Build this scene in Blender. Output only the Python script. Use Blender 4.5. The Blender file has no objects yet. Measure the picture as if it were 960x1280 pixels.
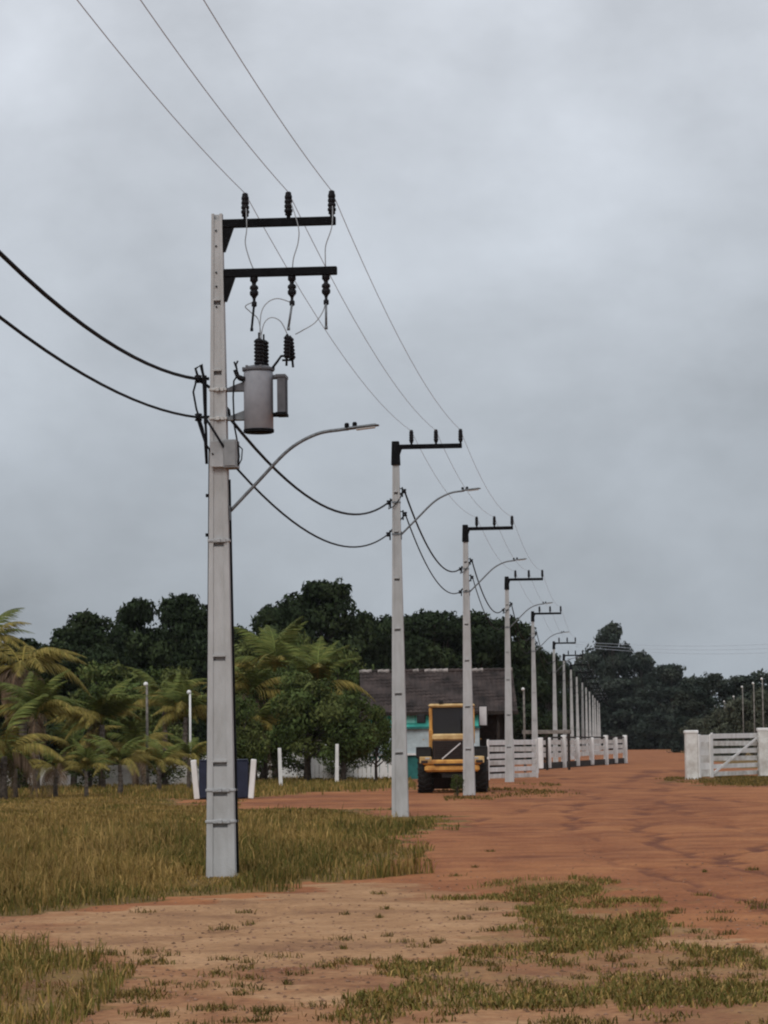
import bpy, math, random
import numpy as np
from mathutils import Vector, Matrix
random.seed(7); rng = np.random.default_rng(7)
S = bpy.context.scene
C = S.collection
R = math.radians
# ------------------------------------------------------------------ camera
FPX, PITCH, ROLL, CAMZ = 3500.0, R(4.718), R(0.716), 1.65
cp, sp, cr, sr = math.cos(PITCH), math.sin(PITCH), math.cos(ROLL), math.sin(ROLL)
EX, EU, FW = Vector((1, 0, 0)), Vector((0, -sp, cp)), Vector((0, cp, sp))
RIGHT = EX*cr - EU*sr
UP = EX*sr + EU*cr
cam_d = bpy.data.cameras.new('camera'); cam = bpy.data.objects.new('camera', cam_d); C.objects.link(cam)
m = Matrix((RIGHT, UP, -FW)).transposed().to_4x4(); m.translation = (0, 0, CAMZ); cam.matrix_world = m
cam_d.sensor_fit = 'VERTICAL'; cam_d.sensor_height = 36.0; cam_d.sensor_width = 27.0
cam_d.lens = 36.0*FPX/1280.0
cam_d.clip_start = 0.5; cam_d.clip_end = 6000
S.camera = cam
# ------------------------------------------------------------------ sky
SUN_EL, SUN_AZ = R(42), R(205)      # azimuth clockwise from +Y (north): behind the camera, a little left
w = bpy.data.worlds.new('World'); S.world = w; w.use_nodes = True
nt = w.node_tree; nt.nodes.clear()
def N(nt, t, **k):
    n = nt.nodes.new(t)
    for a, b in k.items(): setattr(n, a, b)
    return n
out = N(nt, 'ShaderNodeOutputWorld'); bg = N(nt, 'ShaderNodeBackground'); bg.inputs['Strength'].default_value = 0.1
sky = N(nt, 'ShaderNodeTexSky', sky_type='NISHITA'); sky.sun_disc = False
sky.sun_elevation = SUN_EL; sky.sun_rotation = SUN_AZ; sky.air_density = 1.5; sky.dust_density = 4
tc = N(nt, 'ShaderNodeTexCoord'); sep = N(nt, 'ShaderNodeSeparateXYZ')
nt.links.new(tc.outputs['Generated'], sep.inputs[0])
# even stratus, brighter toward the zenith, broken by soft cloud noise
grad = N(nt, 'ShaderNodeValToRGB'); g = grad.color_ramp
g.elements[0].position = 0.0; g.elements[0].color = (.352, .394, .438, 1)
g.elements[1].position = 1.0; g.elements[1].color = (.86, .90, .95, 1)
e = g.elements.new(0.10); e.color = (.435, .478, .535, 1)
e = g.elements.new(0.27); e.color = (.65, .685, .745, 1)
nt.links.new(sep.outputs['Z'], grad.inputs[0])
mp = N(nt, 'ShaderNodeMapping'); mp.inputs['Scale'].default_value = (1, 1, 1.5); mp.inputs['Location'].default_value = (3.1, 1.3, .4)
nt.links.new(tc.outputs['Generated'], mp.inputs[0])
n1 = N(nt, 'ShaderNodeTexNoise'); n1.inputs['Scale'].default_value = 6.5; n1.inputs['Detail'].default_value = 8; n1.inputs['Roughness'].default_value = .55; n1.inputs['Distortion'].default_value = .1
nt.links.new(mp.outputs[0], n1.inputs['Vector'])
mr = N(nt, 'ShaderNodeMapRange'); mr.inputs['From Min'].default_value = .25; mr.inputs['From Max'].default_value = .75; mr.inputs['To Min'].default_value = 7.0; mr.inputs['To Max'].default_value = 13.0
nt.links.new(n1.outputs['Fac'], mr.inputs['Value'])
mul = N(nt, 'ShaderNodeVectorMath', operation='SCALE')
nt.links.new(grad.outputs[0], mul.inputs[0]); nt.links.new(mr.outputs[0], mul.inputs['Scale'])
mix = N(nt, 'ShaderNodeMix', data_type='RGBA'); mix.inputs[0].default_value = 0.94
nt.links.new(sky.outputs[0], mix.inputs[6]); nt.links.new(mul.outputs[0], mix.inputs[7])
nt.links.new(mix.outputs[2], bg.inputs[0]); nt.links.new(bg.outputs[0], out.inputs[0])
# ------------------------------------------------------------------ sun and exposure
sl = bpy.data.lights.new('sun', 'SUN'); sl.energy = 1.2; sl.angle = R(25); sl.color = (1, .97, .92)
so = bpy.data.objects.new('sun', sl); C.objects.link(so)
sd = Vector((math.sin(SUN_AZ)*math.cos(SUN_EL), math.cos(SUN_AZ)*math.cos(SUN_EL), math.sin(SUN_EL)))
so.rotation_euler = sd.to_track_quat('Z', 'Y').to_euler(); so.location = (0, -20, 40)
S.view_settings.view_transform = 'Standard'; S.view_settings.look = 'None'; S.view_settings.gamma = 1.0
S.view_settings.exposure = 0.0; S.view_settings.use_curve_mapping = False
S.cycles.use_denoising = True; S.cycles.max_bounces = 5; S.cycles.diffuse_bounces = 3
S.cycles.pixel_filter_type = 'BLACKMAN_HARRIS'; S.cycles.filter_width = 2.1

# ------------------------------------------------------------------ pixel helpers (960 x 1280 picture -> place)
def ray(px, py):
    return FW + RIGHT*((px-480)/FPX) + UP*((640-py)/FPX)
def at(px, py, Y):
    d = ray(px, py); return Vector((0, 0, CAMZ)) + d*(Y/d.y)
def gnd(px, py):
    d = ray(px, py); t = -CAMZ/d.z; return Vector((0, 0, CAMZ)) + d*t
# ------------------------------------------------------------------ materials
def mat(name, col, rough=.8, var=.15, scale=6., bump=0., metal=0., col2=None, attr=None, spec=.3, detail=5, space='Object', bscale=None, st=None):
    M = bpy.data.materials.new(name); M.use_nodes = True
    t = M.node_tree; b = t.nodes['Principled BSDF']
    b.inputs['Roughness'].default_value = rough; b.inputs['Metallic'].default_value = metal
    b.inputs['Specular IOR Level'].default_value = spec
    co = N(t, 'ShaderNodeTexCoord')
    nz = N(t, 'ShaderNodeTexNoise'); nz.inputs['Scale'].default_value = scale; nz.inputs['Detail'].default_value = detail; nz.inputs['Roughness'].default_value = .6
    if st:
        mp_ = N(t, 'ShaderNodeMapping'); mp_.inputs['Scale'].default_value = st; t.links.new(co.outputs[space], mp_.inputs[0]); t.links.new(mp_.outputs[0], nz.inputs['Vector'])
    else: t.links.new(co.outputs[space], nz.inputs['Vector'])
    if attr:
        a = N(t, 'ShaderNodeAttribute', attribute_name=attr); src = a.outputs['Color']
        v = N(t, 'ShaderNodeMapRange'); v.inputs['From Min'].default_value = .3; v.inputs['From Max'].default_value = .7
        v.inputs['To Min'].default_value = 1-var; v.inputs['To Max'].default_value = 1+var
        t.links.new(nz.outputs['Fac'], v.inputs['Value'])
        s = N(t, 'ShaderNodeVectorMath', operation='SCALE'); t.links.new(src, s.inputs[0]); t.links.new(v.outputs[0], s.inputs['Scale'])
        t.links.new(s.outputs[0], b.inputs['Base Color'])
    else:
        rp = N(t, 'ShaderNodeValToRGB'); q = rp.color_ramp
        c2 = col2 or tuple(c*(1-2*var) for c in col)
        c1 = col if col2 else tuple(min(1, c*(1+var)) for c in col)
        q.elements[0].position = .32; q.elements[0].color = (*c2, 1); q.elements[1].position = .66; q.elements[1].color = (*c1, 1)
        t.links.new(nz.outputs['Fac'], rp.inputs[0]); t.links.new(rp.outputs[0], b.inputs['Base Color'])
    if bump:
        n2 = nz
        if bscale:
            n2 = N(t, 'ShaderNodeTexNoise'); n2.inputs['Scale'].default_value = bscale; n2.inputs['Detail'].default_value = 6
            t.links.new(co.outputs[space], n2.inputs['Vector'])
        bp = N(t, 'ShaderNodeBump'); bp.inputs['Strength'].default_value = 1.0; bp.inputs['Distance'].default_value = bump
        t.links.new(n2.outputs['Fac'], bp.inputs['Height']); t.links.new(bp.outputs[0], b.inputs['Normal'])
    return M
CONC = mat('concrete', (.46, .46, .46), .9, .2, 3.0, .004, bscale=40, col2=(.35, .345, .335), st=(1.6, 1.6, .5))
CONC2 = mat('concrete_worn', (.40, .405, .41), .9, .16, 2.5, .004, bscale=40)
BLACK = mat('black_steel', (.007, .007, .008), .85, .2, spec=.1)
RUBBER = mat('black_cable', (.010, .010, .012), .8, .1, spec=.15)
PORC = mat('dark_insulator', (.009, .008, .010), .6, .2, spec=.15)
ALU = mat('bare_wire', (.30, .31, .32), .5, .1, metal=.3)
WIRE = mat('weathered_wire', (.46, .51, .58), .8, .1)
GALV = mat('galvanised_steel', (.16, .17, .18), .55, .2, 20, metal=.4)
LGALV = mat('light_band', (.52, .51, .49), .6, .15, 20, metal=.2)
TANK = mat('grey_tank_paint', (.30, .31, .34), .5, .1, 4)
TANKD = mat('dark_tank_paint', (.10, .10, .11), .55, .15, 4)
BOXG = mat('grey_box', (.25, .255, .26), .6, .08, 8)
WHITE = mat('white_paint', (.82, .81, .80), .8, .14, 3.0, .003, col2=(.62, .60, .57), st=(1, 1, .4))
WHITED = mat('white_paint_dirty', (.76, .75, .72), .85, .2, 2.2, .003, col2=(.45, .41, .37))
NAVY = mat('navy_plastic', (.020, .026, .05), .45, .1)
YEL = mat('machine_yellow', (.66, .35, .085), .6, .1, 5, col2=(.36, .15, .04))
YELP = mat('faded_yellow', (.62, .44, .21), .6, .1, 5, col2=(.42, .26, .10))
DARKM = mat('machine_black', (.014, .012, .011), .6, .2)
GRILL = mat('grille_brown', (.035, .020, .016), .6, .2, 20)
TYRE = mat('tyre_rubber', (.022, .021, .02), .9, .3, 12, .01)
LENS = mat('lamp_lens', (.45, .44, .42), .2, .05, spec=.6)
GLASSD = mat('dark_glass', (.008, .008, .010), .35, .1, spec=.6)
MIRR = mat('mirror_face', (.62, .60, .60), .35, .05)
TEAL = mat('teal_wall', (.08, .50, .42), .85, .15, 2)
TEALD = mat('dark_teal_wall', (.03, .15, .14), .85, .2, 2)
PALE = mat('pale_blue_wall', (.46, .53, .55), .85, .15, 1.5)
ROOF = mat('clay_tile', (.072, .052, .047), .9, .3, 1.3, .01, col2=(.016, .012, .011))
ROOFL = mat('mortar_cap', (.32, .28, .26), .9, .3, 4)
WOOD = mat('grey_wood', (.20, .18, .16), .9, .3, 4)
WOODD = mat('dark_wood', (.030, .022, .018), .9, .3, 4)
BARK = mat('bark', (.07, .055, .045), .95, .3, 5, .02)
PBARK = mat('palm_trunk', (.13, .105, .085), .95, .3, 8, .02)
LEAF = mat('leaf', (0, 0, 0), .7, .25, 1.2, attr='Col', spec=.04)
GRASS = mat('grass_blade', (0, 0, 0), .8, .2, 1.0, attr='Col', spec=.1)

# ------------------------------------------------------------------ mesh helpers
class MB:
    def __init__(s): s.v = []; s.f = []; s.c = []
    def add(s, vs, fs):
        o = len(s.v); s.v += [tuple(v) for v in vs]; s.f += [tuple(i+o for i in f) for f in fs]
    def box(s, c, d, rot=None, top=None, bev=0.):
        x, y, z = d[0]/2, d[1]/2, d[2]/2
        tx, ty = (top[0]/2, top[1]/2) if top else (x, y)
        if bev <= 0:
            vs = [(-x,-y,-z),(x,-y,-z),(x,y,-z),(-x,y,-z),(-tx,-ty,z),(tx,-ty,z),(tx,ty,z),(-tx,ty,z)]
            fs = [(0,3,2,1),(4,5,6,7),(0,1,5,4),(1,2,6,5),(2,3,7,6),(3,0,4,7)]
        else:                                   # octagonal plan + chamfered ends
            b = min(bev, x*.9, y*.9, z*.9)
            def ring(X, Y, Z): return [(-X+b,-Y,Z),(X-b,-Y,Z),(X,-Y+b,Z),(X,Y-b,Z),(X-b,Y,Z),(-X+b,Y,Z),(-X,Y-b,Z),(-X,-Y+b,Z)]
            vs = ring(x-b, y-b, -z)+ring(x, y, -z+b)+ring(tx, ty, z-b)+ring(tx-b, ty-b, z)
            fs = [tuple(range(7,-1,-1)), tuple(range(24,32))]
            for k in range(3):
                for i in range(8): j = (i+1) % 8; fs.append((k*8+i, k*8+j, k*8+8+j, k*8+8+i))
        M = rot if rot is not None else Matrix.Identity(3)
        s.add([M @ Vector(v) + Vector(c) for v in vs], fs)
    def tube(s, pts, r, n=8, cap=True):
        pts = [Vector(p) for p in pts]; rs = r if isinstance(r, (list, tuple)) else [r]*len(pts)
        o = len(s.v); prev = None
        for i, p in enumerate(pts):
            d = (pts[min(i+1, len(pts)-1)] - pts[max(i-1, 0)]).normalized()
            a = prev if prev is not None else (Vector((0,0,1)) if abs(d.z) < .9 else Vector((1,0,0)))
            u = (a - d*a.dot(d)).normalized(); prev = u; q = d.cross(u)
            for k in range(n):
                t = 2*math.pi*k/n; s.v.append(tuple(p + (u*math.cos(t)+q*math.sin(t))*rs[i]))
        for i in range(len(pts)-1):
            for k in range(n):
                l = (k+1) % n; s.f.append((o+i*n+k, o+i*n+l, o+(i+1)*n+l, o+(i+1)*n+k))
        if cap:
            s.f.append(tuple(o+k for k in range(n-1,-1,-1))); e = o+(len(pts)-1)*n; s.f.append(tuple(e+k for k in range(n)))
    def lathe(s, prof, n=12, base=(0,0,0), rot=None):     # prof: (r, z)
        o = len(s.v); M = rot if rot is not None else Matrix.Identity(3)
        for r_, z in prof:
            for k in range(n):
                t = 2*math.pi*k/n; s.v.append(tuple(M @ Vector((r_*math.cos(t), r_*math.sin(t), z)) + Vector(base)))
        for i in range(len(prof)-1):
            for k in range(n):
                l = (k+1) % n; s.f.append((o+i*n+k, o+i*n+l, o+(i+1)*n+l, o+(i+1)*n+k))
        s.f.append(tuple(o+k for k in range(n-1,-1,-1))); e = o+(len(prof)-1)*n; s.f.append(tuple(e+k for k in range(n)))
    def prism(s, poly, y0, y1):                            # poly in xz, extruded in y
        n = len(poly); vs = [(x, y0, z) for x, z in poly]+[(x, y1, z) for x, z in poly]
        fs = [tuple(range(n)), tuple(range(2*n-1, n-1, -1))]+[(i, i+n, (i+1) % n+n, (i+1) % n) for i in range(n)]
        s.add(vs, fs)
    def build(s, name, M, parent=None, smooth=False):
        me = bpy.data.meshes.new(name); me.from_pydata(s.v, [], s.f); me.materials.append(M)
        if smooth: me.polygons.foreach_set('use_smooth', [True]*len(me.polygons))
        me.update(); o = bpy.data.objects.new(name, me); C.objects.link(o)
        if parent: o.parent = parent
        return o
def tag(o, label=None, cat=None, group=None, kind=None):
    if label: o['label'] = label
    if cat: o['category'] = cat
    if group: o['group'] = group
    if kind: o['kind'] = kind
    return o
def thing(name, label, cat, loc=(0,0,0), rz=0., group=None):
    o = bpy.data.objects.new(name, None); C.objects.link(o); o.location = loc; o.rotation_euler = (0, 0, rz)
    o.empty_display_size = .3
    return tag(o, label, cat, group)
def copy_tree(o, parent=None):
    c = o.copy(); C.objects.link(c); c.parent = parent
    for ch in list(o.children): copy_tree(ch, c)
    return c
def npmesh(name, V, F4=None, F3=None, col=None, M=None, parent=None):
    """V (n,3); F4 (a,4), F3 (b,3) index arrays; col (n,3) point colours"""
    me = bpy.data.meshes.new(name); me.vertices.add(len(V)); me.vertices.foreach_set('co', np.asarray(V, np.float32).ravel())
    idx = []; st = []; tot = []; p = 0
    for F, k in ((F4, 4), (F3, 3)):
        if F is not None and len(F):
            idx.append(np.asarray(F, np.int32).ravel()); st.append(p+np.arange(len(F))*k); p += len(F)*k
    idx = np.concatenate(idx); st = np.concatenate(st).astype(np.int32)
    me.loops.add(len(idx)); me.loops.foreach_set('vertex_index', idx)
    me.polygons.add(len(st)); me.polygons.foreach_set('loop_start', st)
    me.update(calc_edges=True); me.validate()
    if col is not None:
        a = me.color_attributes.new('Col', 'FLOAT_COLOR', 'POINT')
        a.data.foreach_set('color', np.concatenate([col, np.ones((len(V), 1))], 1).astype(np.float32).ravel())
    me.materials.append(M); o = bpy.data.objects.new(name, me); C.objects.link(o)
    if parent: o.parent = parent
    return o

# ------------------------------------------------------------------ ground
def inpoly(P, poly):
    x, y = P[:, 0], P[:, 1]; ins = np.zeros(len(P), bool); n = len(poly); j = n-1
    for i in range(n):
        xi, yi = poly[i]; xj, yj = poly[j]
        c = ((yi > y) != (yj > y)); xx = (xj-xi)*(y-yi)/((yj-yi) or 1e-9)+xi
        ins ^= c & (x < xx); j = i
    return ins
def gp(pts): return [tuple(gnd(*p)[:2]) for p in pts]
_perm = rng.random((64, 64))
def vnoise(x, y):
    xi = np.floor(x).astype(int); yi = np.floor(y).astype(int); fx = x-xi; fy = y-yi
    fx = fx*fx*(3-2*fx); fy = fy*fy*(3-2*fy)
    g_ = lambda a, b: _perm[a % 64, b % 64]
    return (g_(xi, yi)*(1-fx)+g_(xi+1, yi)*fx)*(1-fy)+(g_(xi, yi+1)*(1-fx)+g_(xi+1, yi+1)*fx)*fy
def fbm(x, y): return (vnoise(x, y)+.5*vnoise(2.1*x+9, 2.1*y+4)+.25*vnoise(4.3*x+3, 4.3*y+8))/1.75
FIELD = gp([(-160,996),(0,990),(120,990),(215,992),(228,1006),(330,1012),(430,1010),(480,1020),(560,1020),(572,1030),(524,1046),(505,1064),(455,1080),(425,1094),(360,1108),(290,1117),(210,1122),(120,1130),(60,1138),(-160,1152)])
LAWN = gp([(-220,966),(230,966),(495,964),(520,984),(400,990),(300,996),(228,1000),(120,992),(-220,996)])
CORNER = gp([(-90,1190),(30,1182),(95,1205),(142,1240),(100,1262),(66,1290),(50,1330),(-140,1330)])
PATCH = gp([(590,1104),(680,1098),(760,1106),(850,1138),(885,1180),(960,1215),(1010,1260),(960,1330),(800,1330),(770,1252),(660,1258),(560,1262),(450,1330),(370,1330),(500,1240),(590,1190),(622,1150)])
SLAB = gp([(60,1150),(210,1128),(330,1118),(430,1100),(560,1120),(600,1150),(560,1190),(420,1212),(230,1216),(130,1200)])
YARD = gp([(470,975),(660,970),(700,984),(640,1006),(540,1016),(470,1014)])
SANDY = gp([(-200,1130),(120,1140),(480,1100),(640,1120),(900,1170),(1200,1200),(1300,1500),(-600,1500)])
VERGE = gp([(560,986),(690,978),(690,990),(640,1000),(560,1004)])
RVERGE = gp([(845,972),(1100,968),(1100,984),(900,982),(850,978)])
TRACKS = [gp(t) for t in ([(870,962),(835,985),(800,1005),(800,1030),(850,1062),(960,1092),(1080,1120)],[(815,960),(765,985),(720,1010),(712,1035),(760,1075),(880,1110),(1020,1150)],
    [(860,960),(820,990),(860,1020),(960,1042),(1060,1055)],[(840,960),(730,990),(640,1012),(560,1040),(470,1085),(340,1140),(120,1210)],[(850,1088),(900,1072),(980,1050),(1060,1040)],[(700,972),(780,985),(900,1000),(1000,1004)])]
def trackmask(x, y):
    d = np.full(len(x), 99.)
    for T_ in TRACKS:
        for (ax, ay), (bx_, by) in zip(T_[:-1], T_[1:]):
            vx, vy = bx_-ax, by-ay; t_ = np.clip(((x-ax)*vx+(y-ay)*vy)/(vx*vx+vy*vy), 0, 1)
            d = np.minimum(d, np.hypot(x-ax-t_*vx, y-ay-t_*vy))
    wd = .13+np.clip(y-30, 0, 100)*.0045
    return np.clip(1.3-d/wd, 0, 1)
def gheight(x, y):
    a = np.clip((140-y)/60, 0, 1)
    return a*(.05*(fbm(x*.35, y*.35)-.5)+.035*(fbm(x*1.6+5, y*1.6)-.5))
def make_ground():
    ys = np.concatenate([np.arange(-40, 10, 5), np.arange(10, 40, .16), np.arange(40, 70, .25), np.arange(70, 150, .7), np.arange(150, 500, 8), np.array([500, 700, 1000, 1600, 2600, 4000])])
    xs = np.concatenate([np.array([-3000, -1200, -500, -200, -90, -50, -30]), np.arange(-20, -8, 1.0), np.arange(-8, 9, .16), np.arange(9, 20, .35), np.arange(20, 40, 1.0), np.array([45, 60, 100, 220, 500, 1200, 3000])])
    X, Y = np.meshgrid(xs, ys); nx, ny = len(xs), len(ys)
    x, y = X.ravel(), Y.ravel(); z = gheight(x, y)
    P = np.stack([x, y], 1); jit = (np.stack([fbm(x*.9, y*.9), fbm(x*.9+20, y*.9+7)], 1)-.5)*np.clip(y[:, None]/22, .6, 4)
    Q = P+jit*1.6
    gm = np.zeros(len(x))
    gm[inpoly(Q, FIELD)] = 1; gm[inpoly(Q, LAWN)] = 1; gm[inpoly(Q, CORNER)] = .62
    gm[inpoly(Q, PATCH)] = .5; gm[inpoly(Q, VERGE)] = .45; gm[inpoly(Q, YARD)] = .38; gm[inpoly(Q, RVERGE)] = .7
    far = (y > 150) & ((x < -6+0.087*(y-35)) | (x > 9+.087*(y-35)*1.0)); gm[far] = .8
    gm[(x < -9) & (y > 30)] = 1
    sl_ = np.zeros(len(x)); sl_[inpoly(Q, SANDY)] = .62; sl_[inpoly(Q, SLAB)] = .85; tr_ = trackmask(x+jit[:, 0]*.45, y+jit[:, 1]*.8)*np.clip(2.2*fbm(x*.5+4, y*.12)-.45, 0, 1); z = z-.04*tr_
    V = np.stack([x, y, z], 1)
    I = np.arange(nx*ny).reshape(ny, nx)
    F = np.stack([I[:-1, :-1].ravel(), I[:-1, 1:].ravel(), I[1:, 1:].ravel(), I[1:, :-1].ravel()], 1)
    col = np.stack([gm, sl_, tr_], 1)
    M = bpy.data.materials.new('red_earth'); M.use_nodes = True; t = M.node_tree; b = t.nodes['Principled BSDF']
    b.inputs['Roughness'].default_value = .95; b.inputs['Specular IOR Level'].default_value = .15
    co = N(t, 'ShaderNodeTexCoord'); at_ = N(t, 'ShaderNodeAttribute', attribute_name='Col'); sx = N(t, 'ShaderNodeSeparateColor'); t.links.new(at_.outputs['Color'], sx.inputs[0])
    def noise(sc, det=6, ro=.6):
        n = N(t, 'ShaderNodeTexNoise'); n.inputs['Scale'].default_value = sc; n.inputs['Detail'].default_value = det; n.inputs['Roughness'].default_value = ro
        t.links.new(co.outputs['Object'], n.inputs['Vector']); return n.outputs['Fac']
    def ramp(fac, stops):
        r_ = N(t, 'ShaderNodeValToRGB'); q = r_.color_ramp
        q.elements[0].position, q.elements[0].color = stops[0][0], (*stops[0][1], 1)
        q.elements[1].position, q.elements[1].color = stops[-1][0], (*stops[-1][1], 1)
        for p_, c_ in stops[1:-1]: e_ = q.elements.new(p_); e_.color = (*c_, 1)
        t.links.new(fac, r_.inputs[0]); return r_.outputs[0]
    def mixc(f, a, c):
        x_ = N(t, 'ShaderNodeMix', data_type='RGBA')
        t.links.new(f, x_.inputs[0]) if not isinstance(f, float) else setattr(x_.inputs[0], 'default_value', f)
        t.links.new(a, x_.inputs[6]); t.links.new(c, x_.inputs[7]); return x_.outputs[2]
    big = noise(.22, 6, .62); mid = noise(.85, 8, .68); fine = noise(14, 4, .7)
    soil = ramp(big, [(.36, (.13, .042, .022)), (.5, (.27, .096, .038)), (.62, (.39, .165, .064))])
    soil2 = ramp(mid, [(.30, (.10, .034, .018)), (.46, (.25, .090, .036)), (.70, (.43, .19, .08))])
    soil = mixc(.55, soil, soil2)
    slab = ramp(mid, [(.3, (.20, .10, .052)), (.5, (.345, .188, .092)), (.7, (.45, .265, .14))])
    ge = ramp(mid, [(.3, (.075, .05, .014)), (.5, (.15, .092, .028)), (.7, (.23, .14, .05))])
    def mask(ch, lo, hi):
        ad = N(t, 'ShaderNodeMath', operation='ADD'); s_ = N(t, 'ShaderNodeMath', operation='MULTIPLY_ADD'); s_.inputs[1].default_value = .9; s_.inputs[2].default_value = -.45
        t.links.new(mid, s_.inputs[0]); t.links.new(sx.outputs[ch], ad.inputs[0]); t.links.new(s_.outputs[0], ad.inputs[1])
        r_ = N(t, 'ShaderNodeMapRange'); r_.inputs['From Min'].default_value = lo; r_.inputs['From Max'].default_value = hi; t.links.new(ad.outputs[0], r_.inputs['Value']); return r_.outputs[0]
    rutc = ramp(mid, [(.3, (.065, .021, .012)), (.7, (.20, .070, .036))]); c = mixc(mask(1, .35, .75), mixc(mask(2, .42, 1.0), soil, rutc), slab); c = mixc(mask(0, .42, .72), c, ge)
    fs = N(t, 'ShaderNodeMapRange'); fs.inputs['From Min'].default_value = .3; fs.inputs['From Max'].default_value = .7; fs.inputs['To Min'].default_value = .70; fs.inputs['To Max'].default_value = 1.22
    t.links.new(fine, fs.inputs['Value']); sc_ = N(t, 'ShaderNodeVectorMath', operation='SCALE'); t.links.new(c, sc_.inputs[0]); t.links.new(fs.outputs[0], sc_.inputs['Scale'])
    t.links.new(sc_.outputs[0], b.inputs['Base Color'])
    bp = N(t, 'ShaderNodeBump'); bp.inputs['Distance'].default_value = .06; t.links.new(mid, bp.inputs['Height'])
    bp2 = N(t, 'ShaderNodeBump'); bp2.inputs['Distance'].default_value = .015; t.links.new(fine, bp2.inputs['Height']); t.links.new(bp.outputs[0], bp2.inputs['Normal']); t.links.new(bp2.outputs[0], b.inputs['Normal'])
    o = npmesh('ground', V, F4=F, col=col, M=M)
    o.data.polygons.foreach_set('use_smooth', [True]*len(o.data.polygons))
    tag(o, 'red earth ground with worn tracks', kind='structure')
make_ground()

# ------------------------------------------------------------------ grass
POLES = [(-2.08, 35.29), (.28, 62.84), (2.54, 87.38), (5.01, 115.27), (7.72, 146.5), (11.46, 191.16)]
while len(POLES) < 16:
    x, y = POLES[-1]; POLES.append((x+2.42, y+27.9))
GREEN = np.array([[.125, .108, .026], [.15, .125, .034], [.098, .094, .022]])
DRY = np.array([[.33, .22, .075], [.24, .155, .045], [.36, .235, .085], [.18, .13, .035]])
def blades(name, pts, h, wd, cols, label, lean=.45):
    n = len(pts); x, y = pts[:, 0], pts[:, 1]; z = gheight(x, y)-.01
    a = rng.uniform(0, 2*np.pi, n); la = rng.uniform(0, 2*np.pi, n); ln = h*lean*rng.random(n)
    dx, dy = np.cos(a)*wd, np.sin(a)*wd; lx, ly = np.cos(la)*ln, np.sin(la)*ln
    V = np.empty((n, 5, 3))
    V[:, 0] = np.stack([x-dx, y-dy, z], 1); V[:, 1] = np.stack([x+dx, y+dy, z], 1)
    V[:, 2] = np.stack([x+dx*.8+lx*.35, y+dy*.8+ly*.35, z+h*.6], 1); V[:, 3] = np.stack([x-dx*.8+lx*.35, y-dy*.8+ly*.35, z+h*.6], 1)
    V[:, 4] = np.stack([x+lx, y+ly, z+h*np.maximum(.45, 1-.35*ln/h)], 1)
    b = np.arange(n)*5
    F4 = np.stack([b, b+1, b+2, b+3], 1); F3 = np.stack([b+3, b+2, b+4], 1)
    c = np.repeat(cols, 5, 0)
    return tag(npmesh(name, V.reshape(-1, 3), F4, F3, c, GRASS), label, 'grass', kind='stuff')
def sample(poly, dens_near, ref=30., keep=None, extra=None):
    p = np.array(poly); lo, hi = p.min(0), p.max(0); lo[0] = max(lo[0], -16)
    n = int((hi-lo).prod()*dens_near); q = lo+(hi-lo)*rng.random((n, 2))
    jit = (np.stack([fbm(q[:, 0]*.9, q[:, 1]*.9), fbm(q[:, 0]*.9+20, q[:, 1]*.9+7)], 1)-.5)*np.clip(q[:, 1:]/22, .6, 4)*1.6
    q = q[inpoly(q+jit, poly)]
    q = q[rng.random(len(q)) < np.minimum(1, (ref/q[:, 1])**1.7)]
    if keep is not None: q = q[keep(q)]
    return q
def trodden(q):
    f = np.ones(len(q))
    for (x_, y_) in POLES[:3]:
        k_ = .09; u_ = q[:, 0]-x_+k_*(y_-q[:, 1])*.6; v_ = y_-q[:, 1]
        e_ = np.where(v_ > 0, np.hypot(u_/.55, v_/4.5), np.hypot(u_/.55, v_/.6)); f = np.minimum(f, np.clip(.10+.9*(e_-.5), .10, 1))
    return f
def pick(q, frac_green):
    n = len(q); g_ = rng.random(n) < frac_green
    c = np.where(g_[:, None], GREEN[rng.integers(0, 3, n)], DRY[rng.integers(0, 4, n)])
    return c*rng.uniform(.75, 1.2, (n, 1))
q = sample(FIELD, 520, 34)
hh = (.12+.46*fbm(q[:, 0]*.5, q[:, 1]*.5)*rng.random(len(q))+.05)*np.clip(1.2-(q[:, 1]-30)/42, .28, 1.1)
ed_ = np.full(len(q), 99.)
for (ax, ay), (bx_, by) in zip(FIELD, FIELD[1:]+FIELD[:1]):
    vx, vy = bx_-ax, by-ay; t_ = np.clip(((q[:, 0]-ax)*vx+(q[:, 1]-ay)*vy)/(vx*vx+vy*vy), 0, 1)
    ed_ = np.minimum(ed_, np.hypot(q[:, 0]-ax-t_*vx, (q[:, 1]-ay-t_*vy)*.6))
hh = hh*np.clip(.25+ed_/1.5*(.5+fbm(q[:, 0]*1.4, q[:, 1]*1.4)), .25, 1)*(.55+.9*fbm(q[:, 0]*1.3+7, q[:, 1]*.8))
k_ = rng.random(len(q)) < np.clip(.25+ed_/.8, 0, 1); q = q[k_]; hh = hh[k_]
edge = fbm(q[:, 0]*.7+3, q[:, 1]*.3)
hh = hh*trodden(q)*np.where(rng.random(len(q)) < .04, 1.7, 1.)
blades('dry_grass', q, hh, rng.uniform(.004, .008, len(q))*np.clip(q[:, 1]/32, 1, 2.4), pick(q, np.clip((edge-.44)*2.2+np.clip(.8-ed_[k_]/1.6, 0, .5), .05, .7))*(.64+.52*fbm(q[:, 0]*.8+1, q[:, 1]*.35))[:, None], 'tall dry olive grass around the nearest pole', .7)
q = sample(LAWN, 130, 60)
blades('far_grass', q, rng.uniform(.08, .28, len(q)), rng.uniform(.012, .02, len(q)), pick(q, .45), 'low grass before the palms and white fence posts')
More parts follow.
